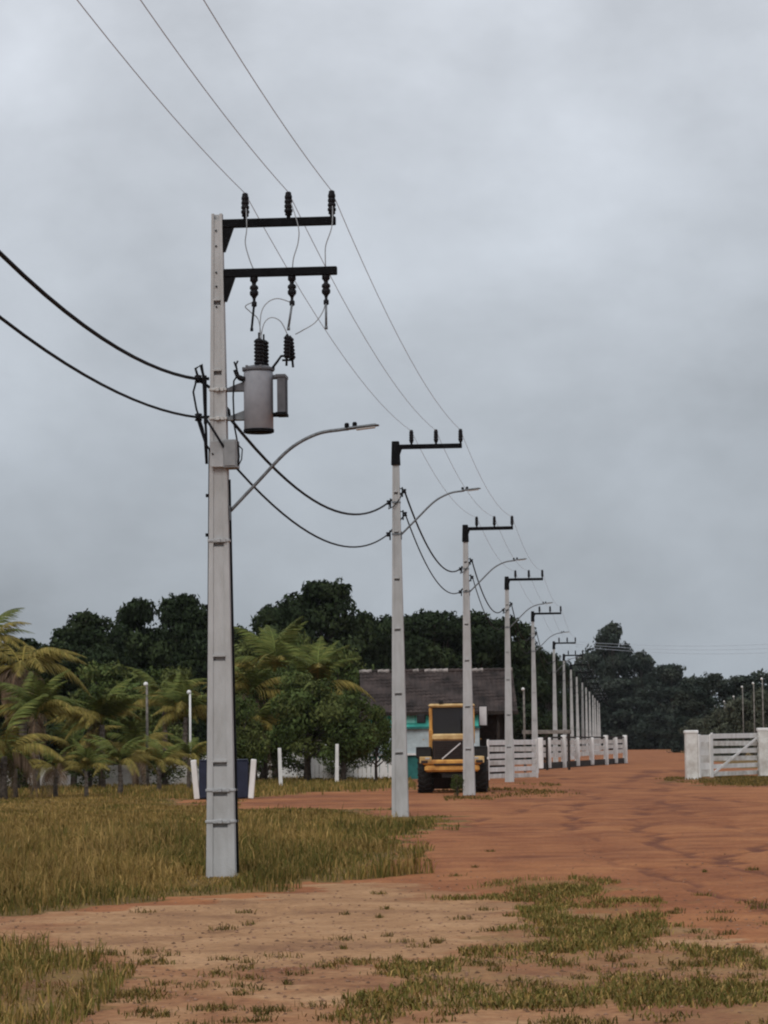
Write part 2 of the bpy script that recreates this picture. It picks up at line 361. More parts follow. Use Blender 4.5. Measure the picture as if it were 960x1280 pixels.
q = sample(CORNER, 620, 40, keep=lambda q: fbm(q[:, 0]*.9+2, q[:, 1]*.6) > .27+.14*rng.random(len(q)))
blades('corner_grass', q, rng.uniform(.04, .20, len(q)), rng.uniform(.003, .006, len(q)), pick(q, .55), 'green grass in the lower left corner', .9)
q = sample(PATCH, 1500, 40, keep=lambda q: (fbm(q[:, 0]*1.1+2, q[:, 1]*.55) > .60-.20*rng.random(len(q))) )
blades('patchy_grass', q, rng.uniform(.02, .10, len(q))*(.5+.8*fbm(q[:, 0]*1.5, q[:, 1]*1.5)), rng.uniform(.004, .007, len(q)), pick(q, .68), 'patchy short green grass on the red earth at right', 1.3)
q = np.concatenate([sample(VERGE, 60, 95, keep=lambda q: fbm(q[:, 0]*.8, q[:, 1]*.25) > .48+.25*rng.random(len(q))), sample(RVERGE, 110, 120, keep=lambda q: fbm(q[:, 0]*.6, q[:, 1]*.2) > .30+.25*rng.random(len(q)))])
blades('verge_grass', q, rng.uniform(.03, .11, len(q)), rng.uniform(.012, .02, len(q)), pick(q, .3)*.6, 'thin grass along the gates and the third pole')
# scattered little tufts
tp = []
for k in range(230):
    px = random.uniform(60, 1000); py = random.triangular(1062, 1300, 1230)
    if px < 420 and py < 1195: 
        if random.random() < .85: continue
    c_ = gnd(px, py); r_ = random.uniform(.02, .085); nb = int(25+600*r_)
    tp.append(np.array(c_[:2])+rng.normal(0, 1, (nb, 2))*r_*np.array([1, 1.3]))
for (px, py, r_, nb) in ((160,1244,.10,260),(178,1240,.07,160),(335,1262,.07,130),(322,1275,.05,90),(445,1252,.06,100),(200,1268,.06,110),(835,1243,.12,350),(915,1238,.10,240),(870,1205,.12,320),(300,1243,.04,60),(245,1282,.07,120),(140,1195,.05,90),(710,1280,.10,260)):
    tp.append(np.array(gnd(px, py)[:2])+rng.normal(0, 1, (nb, 2))*r_)
q = np.concatenate(tp)
blades('grass_tufts', q, rng.uniform(.015, .075, len(q)), rng.uniform(.003, .006, len(q)), pick(q, .45)*.65, 'small scattered grass tufts on the bare earth', 1.4)
# loose stones and clods on the bare ground (uncountable)
n = 3200
pts = np.array([gnd(random.uniform(0, 980), random.triangular(1030, 1290, 1200))[:2] for _ in range(n)])
sz = rng.uniform(.005, .022, n)**1.0; oct_ = np.array([[1,0,0],[-1,0,0],[0,1,0],[0,-1,0],[0,0,1],[0,0,-.4]], float)
V = (oct_[None]*sz[:, None, None]*rng.uniform(.6, 1.3, (n, 6, 1))); V[:, :, 2] *= .6; V[:, :, :2] += pts[:, None]; V[:, :, 2] += gheight(pts[:, 0], pts[:, 1])[:, None]
tf = np.array([[0,2,4],[2,1,4],[1,3,4],[3,0,4],[2,0,5],[1,2,5],[3,1,5],[0,3,5]])
tag(npmesh('pebbles', V.reshape(-1, 3), None, (tf[None]+np.arange(n)[:, None, None]*6).reshape(-1, 3), np.repeat(np.array([[.26, .15, .10]])*rng.uniform(.4, 1.3, (n, 1)), 6, 0), GRASS), 'loose pebbles and clods on the earth', 'pebbles', kind='stuff')

# ------------------------------------------------------------------ power line
LINE = math.atan2(13.54, 155.9)                   # heading of the row, clockwise from +Y
def local(i, lx, z, ly=0.):                        # point in pole i's frame
    x, y = POLES[i]; c_, s_ = math.cos(LINE), math.sin(LINE)
    return Vector((x+lx*c_+ly*s_, y-lx*s_+ly*c_, z))
H = 8.4
def pole_w(z): return .365-(.365-.135)*z/H
def shaft(m_, H=H, detail=True):
    """double-T pole: two flanges, stepped web panels between them, dark slots under each cross web"""
    zs = [-.3, .7, 1.09, 1.46, 2.78, 4.22, 5.35, 6.4, 7.3, H] if detail else [-.3, 1.46, 2.78, 4.22, 5.35, 6.4, 7.3, H]
    def pr(x0, x1, f0, z0, z1, back):              # tapered slab; x0,x1 fractions of width, f0 front recess
        vs = []
        for z in (z0, z1):
            w_ = pole_w(z); d_ = w_*.82
            vs += [(x0*w_, -d_/2+f0, z), (x1*w_, -d_/2+f0, z), (x1*w_, d_/2-back, z), (x0*w_, d_/2-back, z)]
        m_.add(vs, [(0,3,2,1),(4,5,6,7),(0,1,5,4),(1,2,6,5),(2,3,7,6),(3,0,4,7)])
    pr(-.5, -.27, 0, -.3, H, 0); pr(.27, .5, 0, -.3, H, 0)
    pr(-.26, .26, .075, -.3, H, .02)               # deep core seen in the slots
    for a, b in zip(zs[:-1], zs[1:]):
        pr(-.268, .268, .012, a+.0, b-.075, .03)   # web panel
        if b < H: pr(-.268, .268, -.012, b-.022, b, .03)   # cross web ledge
def insulator(p, x, z0, hgt=.34):
    m_ = MB(); k = hgt/.34
    prof = [(.026, 0), (.026, .05*k), (.046, .06*k)]
    for i in range(4): z = (.09+.055*i)*k; prof += [(.042, z), (.054-.002*i, z+.008), (.054-.002*i, z+.038), (.042, z+.046*k)]
    prof += [(.040, .31*k), (.036, .335*k), (.02, .345*k)]
    m_.lathe(prof, 12, (x, 0, z0)); return m_.build('insulator', PORC, p, True)
def crossarm(p, z, x0=.06, x1=1.5, dy=-.02):
    m_ = MB(); m_.box(((x0+x1)/2, dy, z), (x1-x0, .085, .105), bev=.008)
    o = m_.build('crossarm', BLACK, p)
    m_ = MB(); m_.prism([(x0-.0, z-.05), (x0+.14, z-.05), (x0+.03, z-.36), (x0-.0, z-.36)], -.05, .03); m_.build('bracket', BLACK, p)
    return o
ORD = ['nearest', 'second', 'third', 'fourth', 'fifth', 'sixth', 'seventh', 'eighth', 'ninth', 'tenth', 'eleventh', 'twelfth', 'thirteenth', 'fourteenth', 'fifteenth', 'sixteenth']
PG = 'concrete utility poles along the dirt road'
def rack(p, x, z, s):
    """secondary rack: flat iron with two spools"""
    m_ = MB(); m_.box((x, -.01, z-.02), (.03, .05, .22)); m_.tube([(x-s*.10, 0, z+.06), (x, 0, z+.06)], .012, 6)
    o = m_.build('cable_rack', BLACK, p)
    m_ = MB(); m_.lathe([(.03, -.05), (.045, -.04), (.028, 0), (.045, .04), (.03, .05)], 10, (x+s*.05, 0, z)); m_.build('spool', PORC, o, True)
# nearest pole
x, y = POLES[0]
P1 = thing('utility_pole', 'nearest and tallest concrete utility pole, carrying the transformer', 'utility pole', (x, y, 0), -LINE, PG)
m_ = MB(); shaft(m_); m_.build('shaft', CONC, P1)
crossarm(P1, 8.27, .07, 1.52); crossarm(P1, 7.63, .085, 1.53)
IX = (.36, .915, 1.47)
for k in IX: insulator(P1, k, 8.30, .36)
for z in (6.14, 5.77, 4.22, 1.09, .70):            # steel bands
    w_ = pole_w(z); m_ = MB()
    m_.box((0, 0, z), (w_+.03, w_*.82+.03, .035), bev=.006); 
    m_.box((0, -w_*.41-.025, z), (.05, .03, .05), bev=.006)
    m_.box((w_*.3, -w_*.41-.022, z), (.035, .02, .04)); m_.build('band', LGALV if z > 5 else CONC2, P1)
for z in (8.18, 7.98, 7.64, 7.46, 7.2): m_ = MB(); m_.lathe([(.012, 0), (.012, .015)], 8, (-.01, -pole_w(z)*.41+.012, z), Matrix.Rotation(R(90), 3, 'X')); m_.build('bolt', BLACK, P1)

m_ = MB(); m_.box((-.17, -.01, 6.02), (.035, .06, .62)); m_.box((-.20, 0, 6.36), (.03, .05, .22), Matrix.Rotation(R(-14), 3, 'Y'))
m_.tube([(-.24, 0, 6.29), (-.12, 0, 6.29)], .02, 6); m_.tube([(-.22, 0, 5.80), (-.12, 0, 5.80)], .02, 6)
rk = m_.build('cable_rack', BLACK, P1)
for z in (6.29, 5.80):
    m_ = MB(); m_.lathe([(.03, -.05), (.05, -.04), (.03, 0), (.05, .04), (.03, .05)], 10, (-.26, 0, z)); m_.build('spool', PORC, rk, True)
m_ = MB(); m_.tube([(-.26, -.02, 6.31), (-.29, -.03, 6.42), (-.21, -.03, 6.47), (-.19, -.02, 6.3), (-.18, -.03, 6.0), (-.16, -.03, 5.6), (-.155, -.02, 5.2)], .017, 6); m_.build('drop_cable', RUBBER, P1, True)
m_ = MB(); m_.tube([(-.28, -.02, 6.27), (-.32, -.03, 6.12), (-.28, -.04, 5.9), (-.20, -.04, 5.65), (-.16, -.08, 5.45), (-.05, -.16, 5.30)], .013, 6); m_.build('drop_cable', RUBBER, P1, True)
m_ = MB(); m_.tube([(-.27, -.02, 5.78), (-.23, -.05, 5.66), (-.17, -.06, 5.48), (-.155, -.05, 5.2)], .015, 6); m_.build('drop_cable', RUBBER, P1, True)
for s_ in (-1, 1):  # black tubes added in place of the shaft's deeply shaded sides
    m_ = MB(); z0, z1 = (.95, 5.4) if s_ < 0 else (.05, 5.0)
    m_.tube([(s_*(pole_w(z)/2+.012), .02, z) for z in np.linspace(z0, z1, 9)], .017, 8); m_.build('side_shade', RUBBER, P1, True)
for z in (4.8, 4.3, 3.4):
    m_ = MB(); m_.box((-pole_w(z)/2-.03, 0, z), (.05, .05, .04)); m_.build('clamp', BLACK, P1)
# generic pole
proto = None
for i in range(1, len(POLES)):
    x, y = POLES[i]
    extra = {1: ', second from the camera, left of the loader', 2: ', third from the camera, in front of the loader', 3: ', fourth from the camera, before the white gate', 4: ', fifth from the camera, at the gate end'}.get(i, ', %s from the camera in the receding row' % ORD[i])
    if proto is None:
        proto = thing('utility_pole', '', 'utility pole', (x, y, 0), -LINE, PG)
        m_ = MB(); shaft(m_, detail=False); m_.build('shaft', CONC, proto)
        crossarm(proto, 8.30, .0, 1.50)
        m_ = MB(); m_.box((0, -.0, 8.16), (.20, .20, .54), top=(.165, .165), bev=.01); m_.build('pole_cap', BLACK, proto)
        for k in IX: insulator(proto, k, 8.34, .34)
        rack(proto, -.13, 7.05, -1); rack(proto, -.15, 6.33, -1); rack(proto, .14, 7.30, 1); rack(proto, .15, 6.78, 1)
        for z in (7.05, 6.33):
            w_ = pole_w(z); m_ = MB(); m_.box((0, 0, z), (w_+.02, w_*.82+.02, .035)); m_.build('band', GALV, proto)
        m_ = MB(); m_.tube([(-.15, -.02, 7.05), (-.17, -.05, 6.9), (-.05, -.12, 6.95), (.10, -.05, 7.15), (.15, 0, 7.3)], .012, 6); m_.build('drop_cable', RUBBER, proto, True)
        o = proto
    else:
        o = copy_tree(proto); o.location = (x, y, 0); o.rotation_euler = (R(random.uniform(-.3, .3)), R(random.uniform(-.35, .35)), -LINE+R(random.uniform(-2.5, 2.5)))
    o['label'] = 'pale concrete utility pole'+extra
# street lamps
def lamp(i, z0, x0, x1, dz, copy_of=None):
    o = thing('street_lamp', 'curved steel street lamp arm on the %s utility pole' % ORD[i], 'street lamp', local(i, 0, 0), -LINE, 'street lamps on the utility poles')
    if copy_of:
        for ch in copy_of.children:
            c_ = ch.copy(); C.objects.link(c_); c_.parent = o
        return o
    P = [Vector((x0, 0, z0)), Vector((x0+.35, 0, z0+.36*dz)), Vector((x0+.75, 0, z0+.76*dz)), Vector((x0+1.1, 0, z0+.95*dz)), Vector((x0+1.4, 0, z0+1.0*dz)), Vector((x1-.28, 0, z0+1.01*dz))]
    pts = []
    for a in range(len(P)-1):
        p0, p1, p2, p3 = P[max(a-1, 0)], P[a], P[a+1], P[min(a+2, len(P)-1)]
        for t in np.linspace(0, 1, 6, endpoint=False):
            pts.append(.5*((2*p1)+(p2-p0)*t+(2*p0-5*p1+4*p2-p3)*t*t+(3*p1-p0-3*p2+p3)*t**3))
    pts.append(P[-1])
    m_ = MB(); m_.tube(pts, .022, 8); m_.build('arm', GALV, o, True)
    m_ = MB(); m_.box((x0-.02, 0, z0-.03), (.05, .10, .18)); m_.build('clamp', GALV, o)
    hz = z0+1.01*dz
    m_ = MB(); ry = Matrix.Rotation(R(-6), 3, 'Y'); m_.box((x1-.10, 0, hz+.025), (.42, .14, .032), ry, top=(.36, .10), bev=.010); m_.build('lamp_head', GALV, o)
    m_ = MB(); m_.box((x1-.06, 0, hz+.0), (.24, .12, .012), ry); m_.build('lens', LENS, o)
    m_ = MB(); m_.lathe([(.03, 0), (.03, .04), (.02, .055)], 8, (x1-.30, 0, hz+.02)); m_.lathe([(.03, 0), (.03, .04), (.02, .055)], 8, (x1-.20, 0, hz+.03)); m_.build('sensor', BLACK, o)
    return o
lamp(0, 4.60, .14, 1.93, 1.0)
L2 = lamp(1, 6.33, .11, 1.80, .95)
for i in range(2, 6): lamp(i, 0, 0, 0, 0, L2)
# conductors
def span(a, b, sag, n=14):
    return [a.lerp(b, t)-Vector((0, 0, 4*sag*t*(1-t))) for t in np.linspace(0, 1, n)]
WN = ['leftmost', 'middle', 'rightmost']
dirv = Vector((math.sin(LINE), math.cos(LINE), 0))
for k in range(3):
    tops = [local(i, IX[k], 8.66) for i in range(len(POLES))]
    p0 = tops[0]-dirv*27; pm = p0-dirv*27
    pts = span(pm, p0, .5)[:-1]+span(p0, tops[0], .42, 24)[:-1]
    for a, b in zip(tops[:-1], tops[1:]): pts += span(a, b, .40)[:-1]
    pts.append(tops[-1])
    m_ = MB(); m_.tube(pts, .005, 6); o = m_.build('power_line', WIRE, None, True)
    tag(o, '%s of the three thin bare power lines on top of the poles' % WN[k], 'power line', 'bare power lines')
# low voltage cables
ARR = [[(-.27, 6.29), (-.27, 5.80)], [(-.18, 7.05), (-.2, 6.33)]]+[[(-.18, 7.05), (-.2, 6.33)]]*14
LEA = [[(.14, 5.78), (.24, 5.12)], [(.19, 7.30), (.2, 6.78)]]+[[(.19, 7.30), (.2, 6.78)]]*14
SAG = [[.66, .58], [.68, .62]]+[[.65, .6]]*14
for k in range(2):
    a0 = local(0, *ARR[0][k]); p0 = a0-dirv*27+Vector((0, 0, (2.1, 1.29)[k])); pm = p0-dirv*27
    pts = span(pm, p0, .4)[:-1]+span(p0, a0, (1.25, .98)[k], 30)
    for i in range(9):
        if i == 0:
            mid = [local(0, -.14, pts[-1].z-.03, -.22), local(0, .05, (LEA[0][k][1]+ARR[0][k][1])/2, -.22)]
            pts += mid if k == 1 else [local(0, -.14, 6.2, .2), local(0, .1, 5.9, .2)]
        pts += span(local(i, *LEA[i][k]), local(i+1, *ARR[i+1][k]), SAG[i][k], 22)
    m_ = MB(); m_.tube(pts, (.021, .016)[k], 8); o = m_.build('overhead_cable', RUBBER, None, True)
    tag(o, ('thicker upper black sagging cable', 'thinner lower black sagging cable')[k]+' strung from pole to pole', 'cable', 'sagging low cables')

# ------------------------------------------------------------------ transformer and fuses on the nearest pole
T = thing('transformer', 'grey cylindrical transformer bolted to the nearest pole', 'transformer', local(0, .51, 5.58), -LINE)
m_ = MB(); m_.lathe([(.17, .04), (.187, .05), (.187, .76), (.18, .79)], 28); m_.build('tank', TANK, T, True)
m_ = MB(); m_.lathe([(.175, 0), (.195, .01), (.195, .045), (.17, .05)], 28); m_.build('base_rim', BLACK, T)
m_ = MB(); m_.lathe([(.20, .79), (.205, .80), (.205, .82), (.15, .85), (.06, .87)], 28)
for t in range(6): m_.box((.195*math.cos(t), .195*math.sin(t), .825), (.03, .03, .05))
m_.build('lid', TANKD, T)
for dy in (-.10, .06):
    m_ = MB(); prof = [(.045, .83)]
    for i in range(7): z = .86+.046*i; prof += [(.050, z), (.064, z+.008), (.064, z+.03), (.050, z+.042)]
    prof += [(.035, 1.19), (.012, 1.20), (.012, 1.27)]
    m_.lathe(prof, 14, (.05+dy*.25, dy, 0)); m_.build('bushing', PORC, T, True)
m_ = MB()
for dy in np.linspace(-.14, .14, 8): m_.box((.305, dy, .475), (.10, .012, .46))
m_.build('radiator_fins', TANKD, T)
for z in (.23, .71):
    m_ = MB(); m_.tube([(.17, 0, z), (.25, 0, z)], .03, 8); m_.box((.30, 0, z), (.125, .32, .035)); m_.build('radiator_header', BLACK if z < .5 else TANKD, T)
for z in (.19, .56):
    m_ = MB(); m_.box((-.27, 0, z), (.26, .14, .04)); m_.prism([(-.40, z), (-.17, z), (-.17, z+.1), (-.36, z+.03)], -.06, -.04); m_.prism([(-.18, z-.11), (-.14, z-.11), (-.14, z), (-.18, z)], -.06, .06); m_.build('mounting_bracket', GALV if z < .3 else TANKD, T)
for dy in (-.10, 0, .10):
    m_ = MB(); m_.tube([(-.16, dy, .68), (-.26, dy, .72)], .028, 8); m_.tube([(-.26, dy, .72), (-.29, dy, .80)], .02, 6); m_.build('low_voltage_bushing', PORC, T)
m_ = MB(); m_.tube([(-.26, -.1, .72), (-.30, -.1, .66), (-.31, -.1, .45), (-.30, -.1, .1), (-.26, -.1, -.12), (-.24, -.1, -.3), (-.26, -.1, -.42)], .011, 6); m_.tube([(-.26, 0, .74), (-.285, 0, .88), (-.26, 0, .93)], .012, 6); m_.tube([(-.28, 0, .84), (-.31, .02, .92)], .012, 6); m_.build('low_voltage_lead', RUBBER, T, True)
m_ = MB(); m_.tube([(.17, -.05, .80), (.25, -.05, .90), (.30, -.05, .97), (.41, -.05, .97)], .016, 6); m_.tube([(.30, .05, .93), (.43, .05, .93)], .014, 6); m_.build('arrester_bracket', BLACK, T)
for (ax, dy) in ((.37, -.08), (.435, .08)):
    m_ = MB(); prof = [(.015, 0), (.015, .09), (.03, .10)]
    for i in range(6): z = .11+.045*i; prof += [(.032, z), (.044, z+.008), (.044, z+.028), (.032, z+.04)]
    prof += [(.02, .39), (.008, .41)]
    m_.lathe(prof, 12, (ax, dy, .84), Matrix.Rotation(R(2 if dy < 0 else -5), 3, 'Y')); m_.build('surge_arrester', PORC, T, True)
FX = (.465, .95, 1.385)
for k in range(3):
    F = thing('fuse_cutout', '%s of the three fuse cutouts hanging from the lower crossarm' % WN[k], 'fuse', local(0, FX[k], 6.88), -LINE, 'fuse cutouts')
    m_ = MB(); prof = [(.03, .72), (.05, .70), (.052, .65), (.030, .625), (.026, .60), (.054, .575), (.056, .545), (.040, .53), (.057, .505), (.055, .47), (.030, .44), (.020, .42), (.018, .39), (.034, .375), (.034, .325), (.012, .31)]
    m_.lathe(prof[::-1], 12); m_.build('porcelain_body', PORC, F, True)
    m_ = MB(); m_.box((.0, .03, .73), (.04, .05, .12)); m_.build('hanger', GALV, F)
    m_ = MB(); tx = (-.03, -.045, .0)[k]; m_.tube([(0, -.02, .33), (tx, -.03, .04)], .015, 8); m_.lathe([(.02, 0), (.02, .04)], 8, (tx, -.03, 0)); m_.build('fuse_tube', GALV if k else BLACK, F, True)
def catm(P, n=8):
    P = [Vector(p) for p in P]; out_ = []
    for a in range(len(P)-1):
        p0, p1, p2, p3 = P[max(a-1, 0)], P[a], P[a+1], P[min(a+2, len(P)-1)]
        for t in np.linspace(0, 1, n, endpoint=False):
            out_.append(.5*((2*p1)+(p2-p0)*t+(2*p0-5*p1+4*p2-p3)*t*t+(3*p1-p0-3*p2+p3)*t**3))
    return out_+[P[-1]]
def L0(px, py, ly=0.):       # picture point -> pole 1 frame
    ax = 280-10*(1092-py)/826.; return local(0, (px-ax)*.0101, (1092-py)*.01017, ly)
J = [('leftmost top insulator down to the leftmost fuse', [(306,246,.0),(309,285,-.1),(307,305,-.08),(312,325,-.06),(317,338,-.02)]),
     ('middle top insulator down to the middle fuse', [(361,246,0),(374,285,-.1),(374,305,-.08),(368,325,-.06),(366,338,-.02)]),
     ('rightmost top insulator down to the rightmost fuse', [(416,246,0),(417,285,-.1),(409,310,-.08),(408,325,-.06),(408,338,-.02)]),
     ('leftmost fuse curling to the transformer bushing', [(317,378,0),(306,383,.02),(312,390,.05),(322,400,.05),(328,425,-.1)]),
     ('middle fuse looping over to the transformer bushing', [(364,380,0),(347,375,-.02),(334,381,-.05),(327,396,-.08),(326,430,-.1)]),
     ('rightmost fuse looping low to the surge arrester', [(408,378,0),(405,392,-.02),(395,407,-.05),(380,416,-.05),(369,419,.08)]),
     ('surge arrester arching to the transformer bushing', [(360,420,-.08),(352,405,-.1),(340,400,-.1),(331,408,-.1),(327,428,-.1)])]
for nm, pp in J:
    m_ = MB(); m_.tube(catm([L0(*p) for p in pp]), .0065, 6); o = m_.build('jumper_wire', ALU, None, True)
    tag(o, 'thin jumper wire from the '+nm, 'wire', 'jumper wires')
B = thing('junction_box', 'grey metal junction box strapped to the nearest pole below the transformer', 'junction box', local(0, .05, 5.13), -LINE)
m_ = MB(); m_.box((.115, -.05, .18), (.17, .28, .36), bev=.01); m_.build('case', BOXG, B)
m_ = MB(); m_.box((-.055, -.145, .18), (.17, .03, .33), bev=.006); m_.build('back_plate', CONC2, B)
m_ = MB(); m_.box((.115, -.195, .18), (.14, .012, .31), bev=.004); m_.build('door', BOXG, B)
m_ = MB(); m_.tube([(.20, 0, .3), (.25, -.02, .25), (.24, -.02, .12), (.20, 0, .05)], .009, 6); m_.build('cable_loop', RUBBER, B, True)

# ------------------------------------------------------------------ trees
def leafcloud(lobes, nper, size, cols, dark=.55):
    """leaf quads in the shells of lobes: list of (centre, radii)"""
    Vs, Cs = [], []
    for (c_, r_) in lobes:
        n = int(nper*(r_[0]*r_[1]*r_[2])**(2/3)); d = rng.normal(0, 1, (n, 3)); d /= np.linalg.norm(d, axis=1)[:, None]
        rad = np.where(rng.random((n, 1)) < .22, rng.uniform(1.0, 1.32, (n, 1)), rng.uniform(.45, 1.06, (n, 1))**.6)
        p = np.array(c_)+d*rad*np.array(r_)
        nv = d+rng.normal(0, .7, (n, 3)); nv /= np.linalg.norm(nv, axis=1)[:, None]
        u = np.cross(nv, rng.normal(0, 1, (n, 3))); u /= np.linalg.norm(u, axis=1)[:, None]; v = np.cross(nv, u)
        s_ = size*rng.uniform(.55, 1.35, (n, 1))
        V = np.stack([p-u*s_, p+v*s_*.45+nv*s_*.12, p+u*s_, p-v*s_*.45+nv*s_*.12], 1)
        base = cols[rng.integers(len(cols))]*rng.uniform(.75, 1.25)
        col = base*rng.uniform(.7, 1.3, (n, 1))
        Vs.append(V.reshape(-1, 3)); Cs.append(np.repeat(col, 4, 0))
    V = np.concatenate(Vs); return V, np.arange(len(V)).reshape(-1, 4), np.concatenate(Cs)
DKG = np.array([[.026, .038, .018], [.020, .030, .014], [.032, .044, .019]])
MDG = np.array([[.068, .092, .030], [.055, .076, .024], [.090, .104, .034]])
BLG = np.array([[.036, .046, .036], [.030, .040, .032], [.042, .050, .038]])
GYG = np.array([[.065, .072, .050], [.055, .060, .042], [.075, .078, .055]])
TREES = {}
def make_tree(key, h, rx, cols, seed, open_=.0, low=.16, nlobe=40, size=.21, nper=420):
    random.seed(seed)
    lobes = []
    for k in range(nlobe):
        t = random.random(); zc = h*(low+(1-low)*t**.85)
        u_ = (zc/h-low)/(1-low); prof = 1-.12*abs(u_-.4) if u_ < .55 else max(.15, 1-((u_-.55)/.48)**2)**.6
        a = random.uniform(0, 6.28); rr = rx*prof*math.sqrt(random.random())*(.95)
        s_ = random.uniform(.24, .40)*rx*(1-.42*t)*(1-open_*.4)
        lobes.append(((rr*math.cos(a), rr*math.sin(a)*.8, min(zc, h-s_*.8)), (s_*1.15, s_*1.15, s_*.85)))
    lobes.append(((0, 0, h-.12*h), (.2*rx, .2*rx, .12*h)))
    tk = MB(); tk.tube([(0, 0, -.2), (.1, 0, h*.2), (-.05, .1, h*.45), (.05, 0, h*.75)], [.05*rx+.12, .045*rx+.08, .03*rx+.06, .04], 8)
    for (c_, r_) in lobes[::2]:
        z0 = min(c_[2]*.6, h*.5); tk.tube([(0, 0, z0), ((c_[0])*.5, c_[1]*.5, (z0+c_[2])*.5), c_], [.09, .06, .03], 5)
    root = thing('tree', '', 'tree'); tk.build('trunk', BARK, root, True)
    V, F4, cc = leafcloud(lobes, nper*(1-open_*.45), size, cols)
    npmesh('crown', V, F4, None, cc, LEAF, root)
    TREES[key] = (root, h, rx, [False]); return root
# (key, px, top py, half width px, depth, label, group)
def put_tree(key, px, topy, Y, label, group, hw=None, rz=None, name='tree'):
    root, h, rx, used = TREES[key]
    if used[0]: o = copy_tree(root)
    else: o = root; used[0] = True
    b = at(px, 940, Y); top = at(px, topy, Y).z
    s_ = top/h; sx_ = s_ if hw is None else (hw/FPX*Y)/rx
    o.location = (b.x, Y, 0); o.scale = (sx_, sx_, s_); o.rotation_euler = (0, 0, random.uniform(0, 6.28) if rz is None else rz)
    o.name = name; tag(o, label, 'tree' if 'tree' in name else 'shrub', group); return o
for k, sd_ in enumerate((11, 23, 37)): make_tree('dk%d' % k, 11, 3.4, DKG, sd_, .0, .04, 78)
for k, sd_ in enumerate((5, 17)): make_tree('md%d' % k, 6, 2.6, MDG, sd_, .05, .30, 38, .14, 480)
for k, sd_ in enumerate((3, 29)): make_tree('bl%d' % k, 14, 5, BLG, sd_, .3 if k == 0 else .05, .03, 50, .34, 150)
make_tree('gy0', 6, 3, GYG, 41, .1, .03, 40, .28, 150)
random.seed(99)
TG = 'dark broadleaf trees behind the palms and the house'
for a in (('dk2',75,806,146,'dark tree low behind the palms between the left edge and the nearest pole',60),('dk1',262,790,160,'dark tree mostly hidden by the nearest pole',50),('dk0',-45,790,150,'dark tree cut by the left edge behind the brown palm',60),('dk1',30,800,150,'low dark tree behind the tall brown palm at far left',60),
          ('dk2',112,768,158,'dark tree just left of the tall dark crown by the nearest pole',60),('dk0',172,752,166,'dark tree with knobbly top left of the nearest pole',52),
          ('dk1',232,745,172,'tall dark crown just left of the nearest pole',50),('dk2',300,786,168,'dark tree just right of the nearest pole',46),
          ('dk0',352,760,175,'dark tree between the nearest pole and the tallest crown',50),('dk1',402,728,178,'tallest dark tree crown midway between the first two poles',62),
          ('dk2',452,768,182,'dark tree just left of the second pole',45),('dk0',500,772,205,'dark tree behind the second pole above the house roof',58),
          ('dk1',545,766,210,'dark tree above the house roof between second and third poles',60),('dk2',592,768,212,'dark tree behind the third pole above the roof',58),
          ('dk0',632,776,215,'dark tree behind the fourth pole',50),('dk1',660,800,222,'dark tree behind the fifth pole',32),('dk2',688,818,300,'dark tree behind the sixth pole',28)):
    put_tree(a[0], a[1], a[2], a[3], a[4], TG, a[5])
MG = 'mid green trees in front of the house'
for a in (('md1',470,884,119,'small green tree hiding the left end of the house wall',24),('md0',318,800,146,'mid green tree rising behind the low ones right of the nearest pole',52),('md1',425,812,148,'mid green tree rising left of the house roof',50),('md0',330,838,122,'mid green tree right beside the nearest pole',46),('md1',385,842,118,'mid green bushy tree left of the house roof',52),
          ('md0',428,868,116,'mid green tree touching the left end of the house roof',46),('md1',372,795,140,'taller green tree behind the bushy trees left of the house',50),
          ('md0',300,872,110,'low green tree directly right of the nearest pole',34), ('md1',140,830,138,'green tree behind the palms at left',60),('md0',215,836,134,'green tree behind the small white lamp post',46)):
    put_tree(a[0], a[1], a[2], a[3], a[4], MG, a[5])
BG = 'far trees at the end of the road'
for a in (('bl0',768,780,500,'tall open tree standing highest at the end of the road',42),('bl1',736,818,492,'far dark tree left of the tallest one at the road end',36),('bl0',806,815,500,'far tree just right of the tallest one at the road end',34),
          ('bl1',775,850,486,'low far tree filling under the tallest one',46),('bl1',842,832,480,'far tree behind the left post of the right gate',42),('bl0',885,842,352,'far tree over the middle of the right gate',40),
          ('bl1',925,846,345,'far tree over the right end of the right gate',42),('bl0',968,836,340,'far tree at the right edge of the picture',44),('bl1',1010,840,335,'far tree just past the right edge of the picture',50),
          ('bl1',826,868,484,'low far tree over the gap between the gates',46),('bl1',866,872,470,'low far tree right of the road opening',40),('bl0',712,826,490,'far tree behind the seventh pole',30)):
    put_tree(a[0], a[1], a[2], a[3], a[4], BG, a[5])
HG = 'grey green shrubs beyond the right gate'
for a in ((872,898,300,'greyish shrub nearest the road beyond the right gate',22),(898,886,270,'greyish shrub over the left half of the right gate',24),(924,874,245,'greyish shrub over the right half of the right gate',26),(952,862,225,'tall greyish shrub at the right picture edge',30),(985,858,215,'greyish shrub just past the right picture edge',30)):
    put_tree('gy0', a[0], a[1], a[2], a[3], HG, a[4], name='shrub')
# dense low shrubs below the trees
SG = 'low dark shrubs under the trees'
make_tree('sh0', 2.4, 1.5, MDG*.8, 61, 0, .05, 18, .09, 600)
for k, (px, ty, Y, hw, lb) in enumerate(((20,925,104,50,'low shrub at the far left under the palms'),(110,935,106,46,'low shrub behind the middle palm'),(205,938,108,40,'low shrub behind the small white lamp post'),(262,930,110,34,'low shrub behind the nearest pole'),
        (330,935,124,40,'low shrub left of the first white fence post'),(385,930,126,40,'low shrub between the two white fence posts'),(430,945,124,30,'low shrub right of the second white fence post'),(571,968,84,12,'small weedy bush at the foot of the third pole'))):
    o = put_tree('sh0', px, ty, Y, lb, SG, hw, name='shrub')
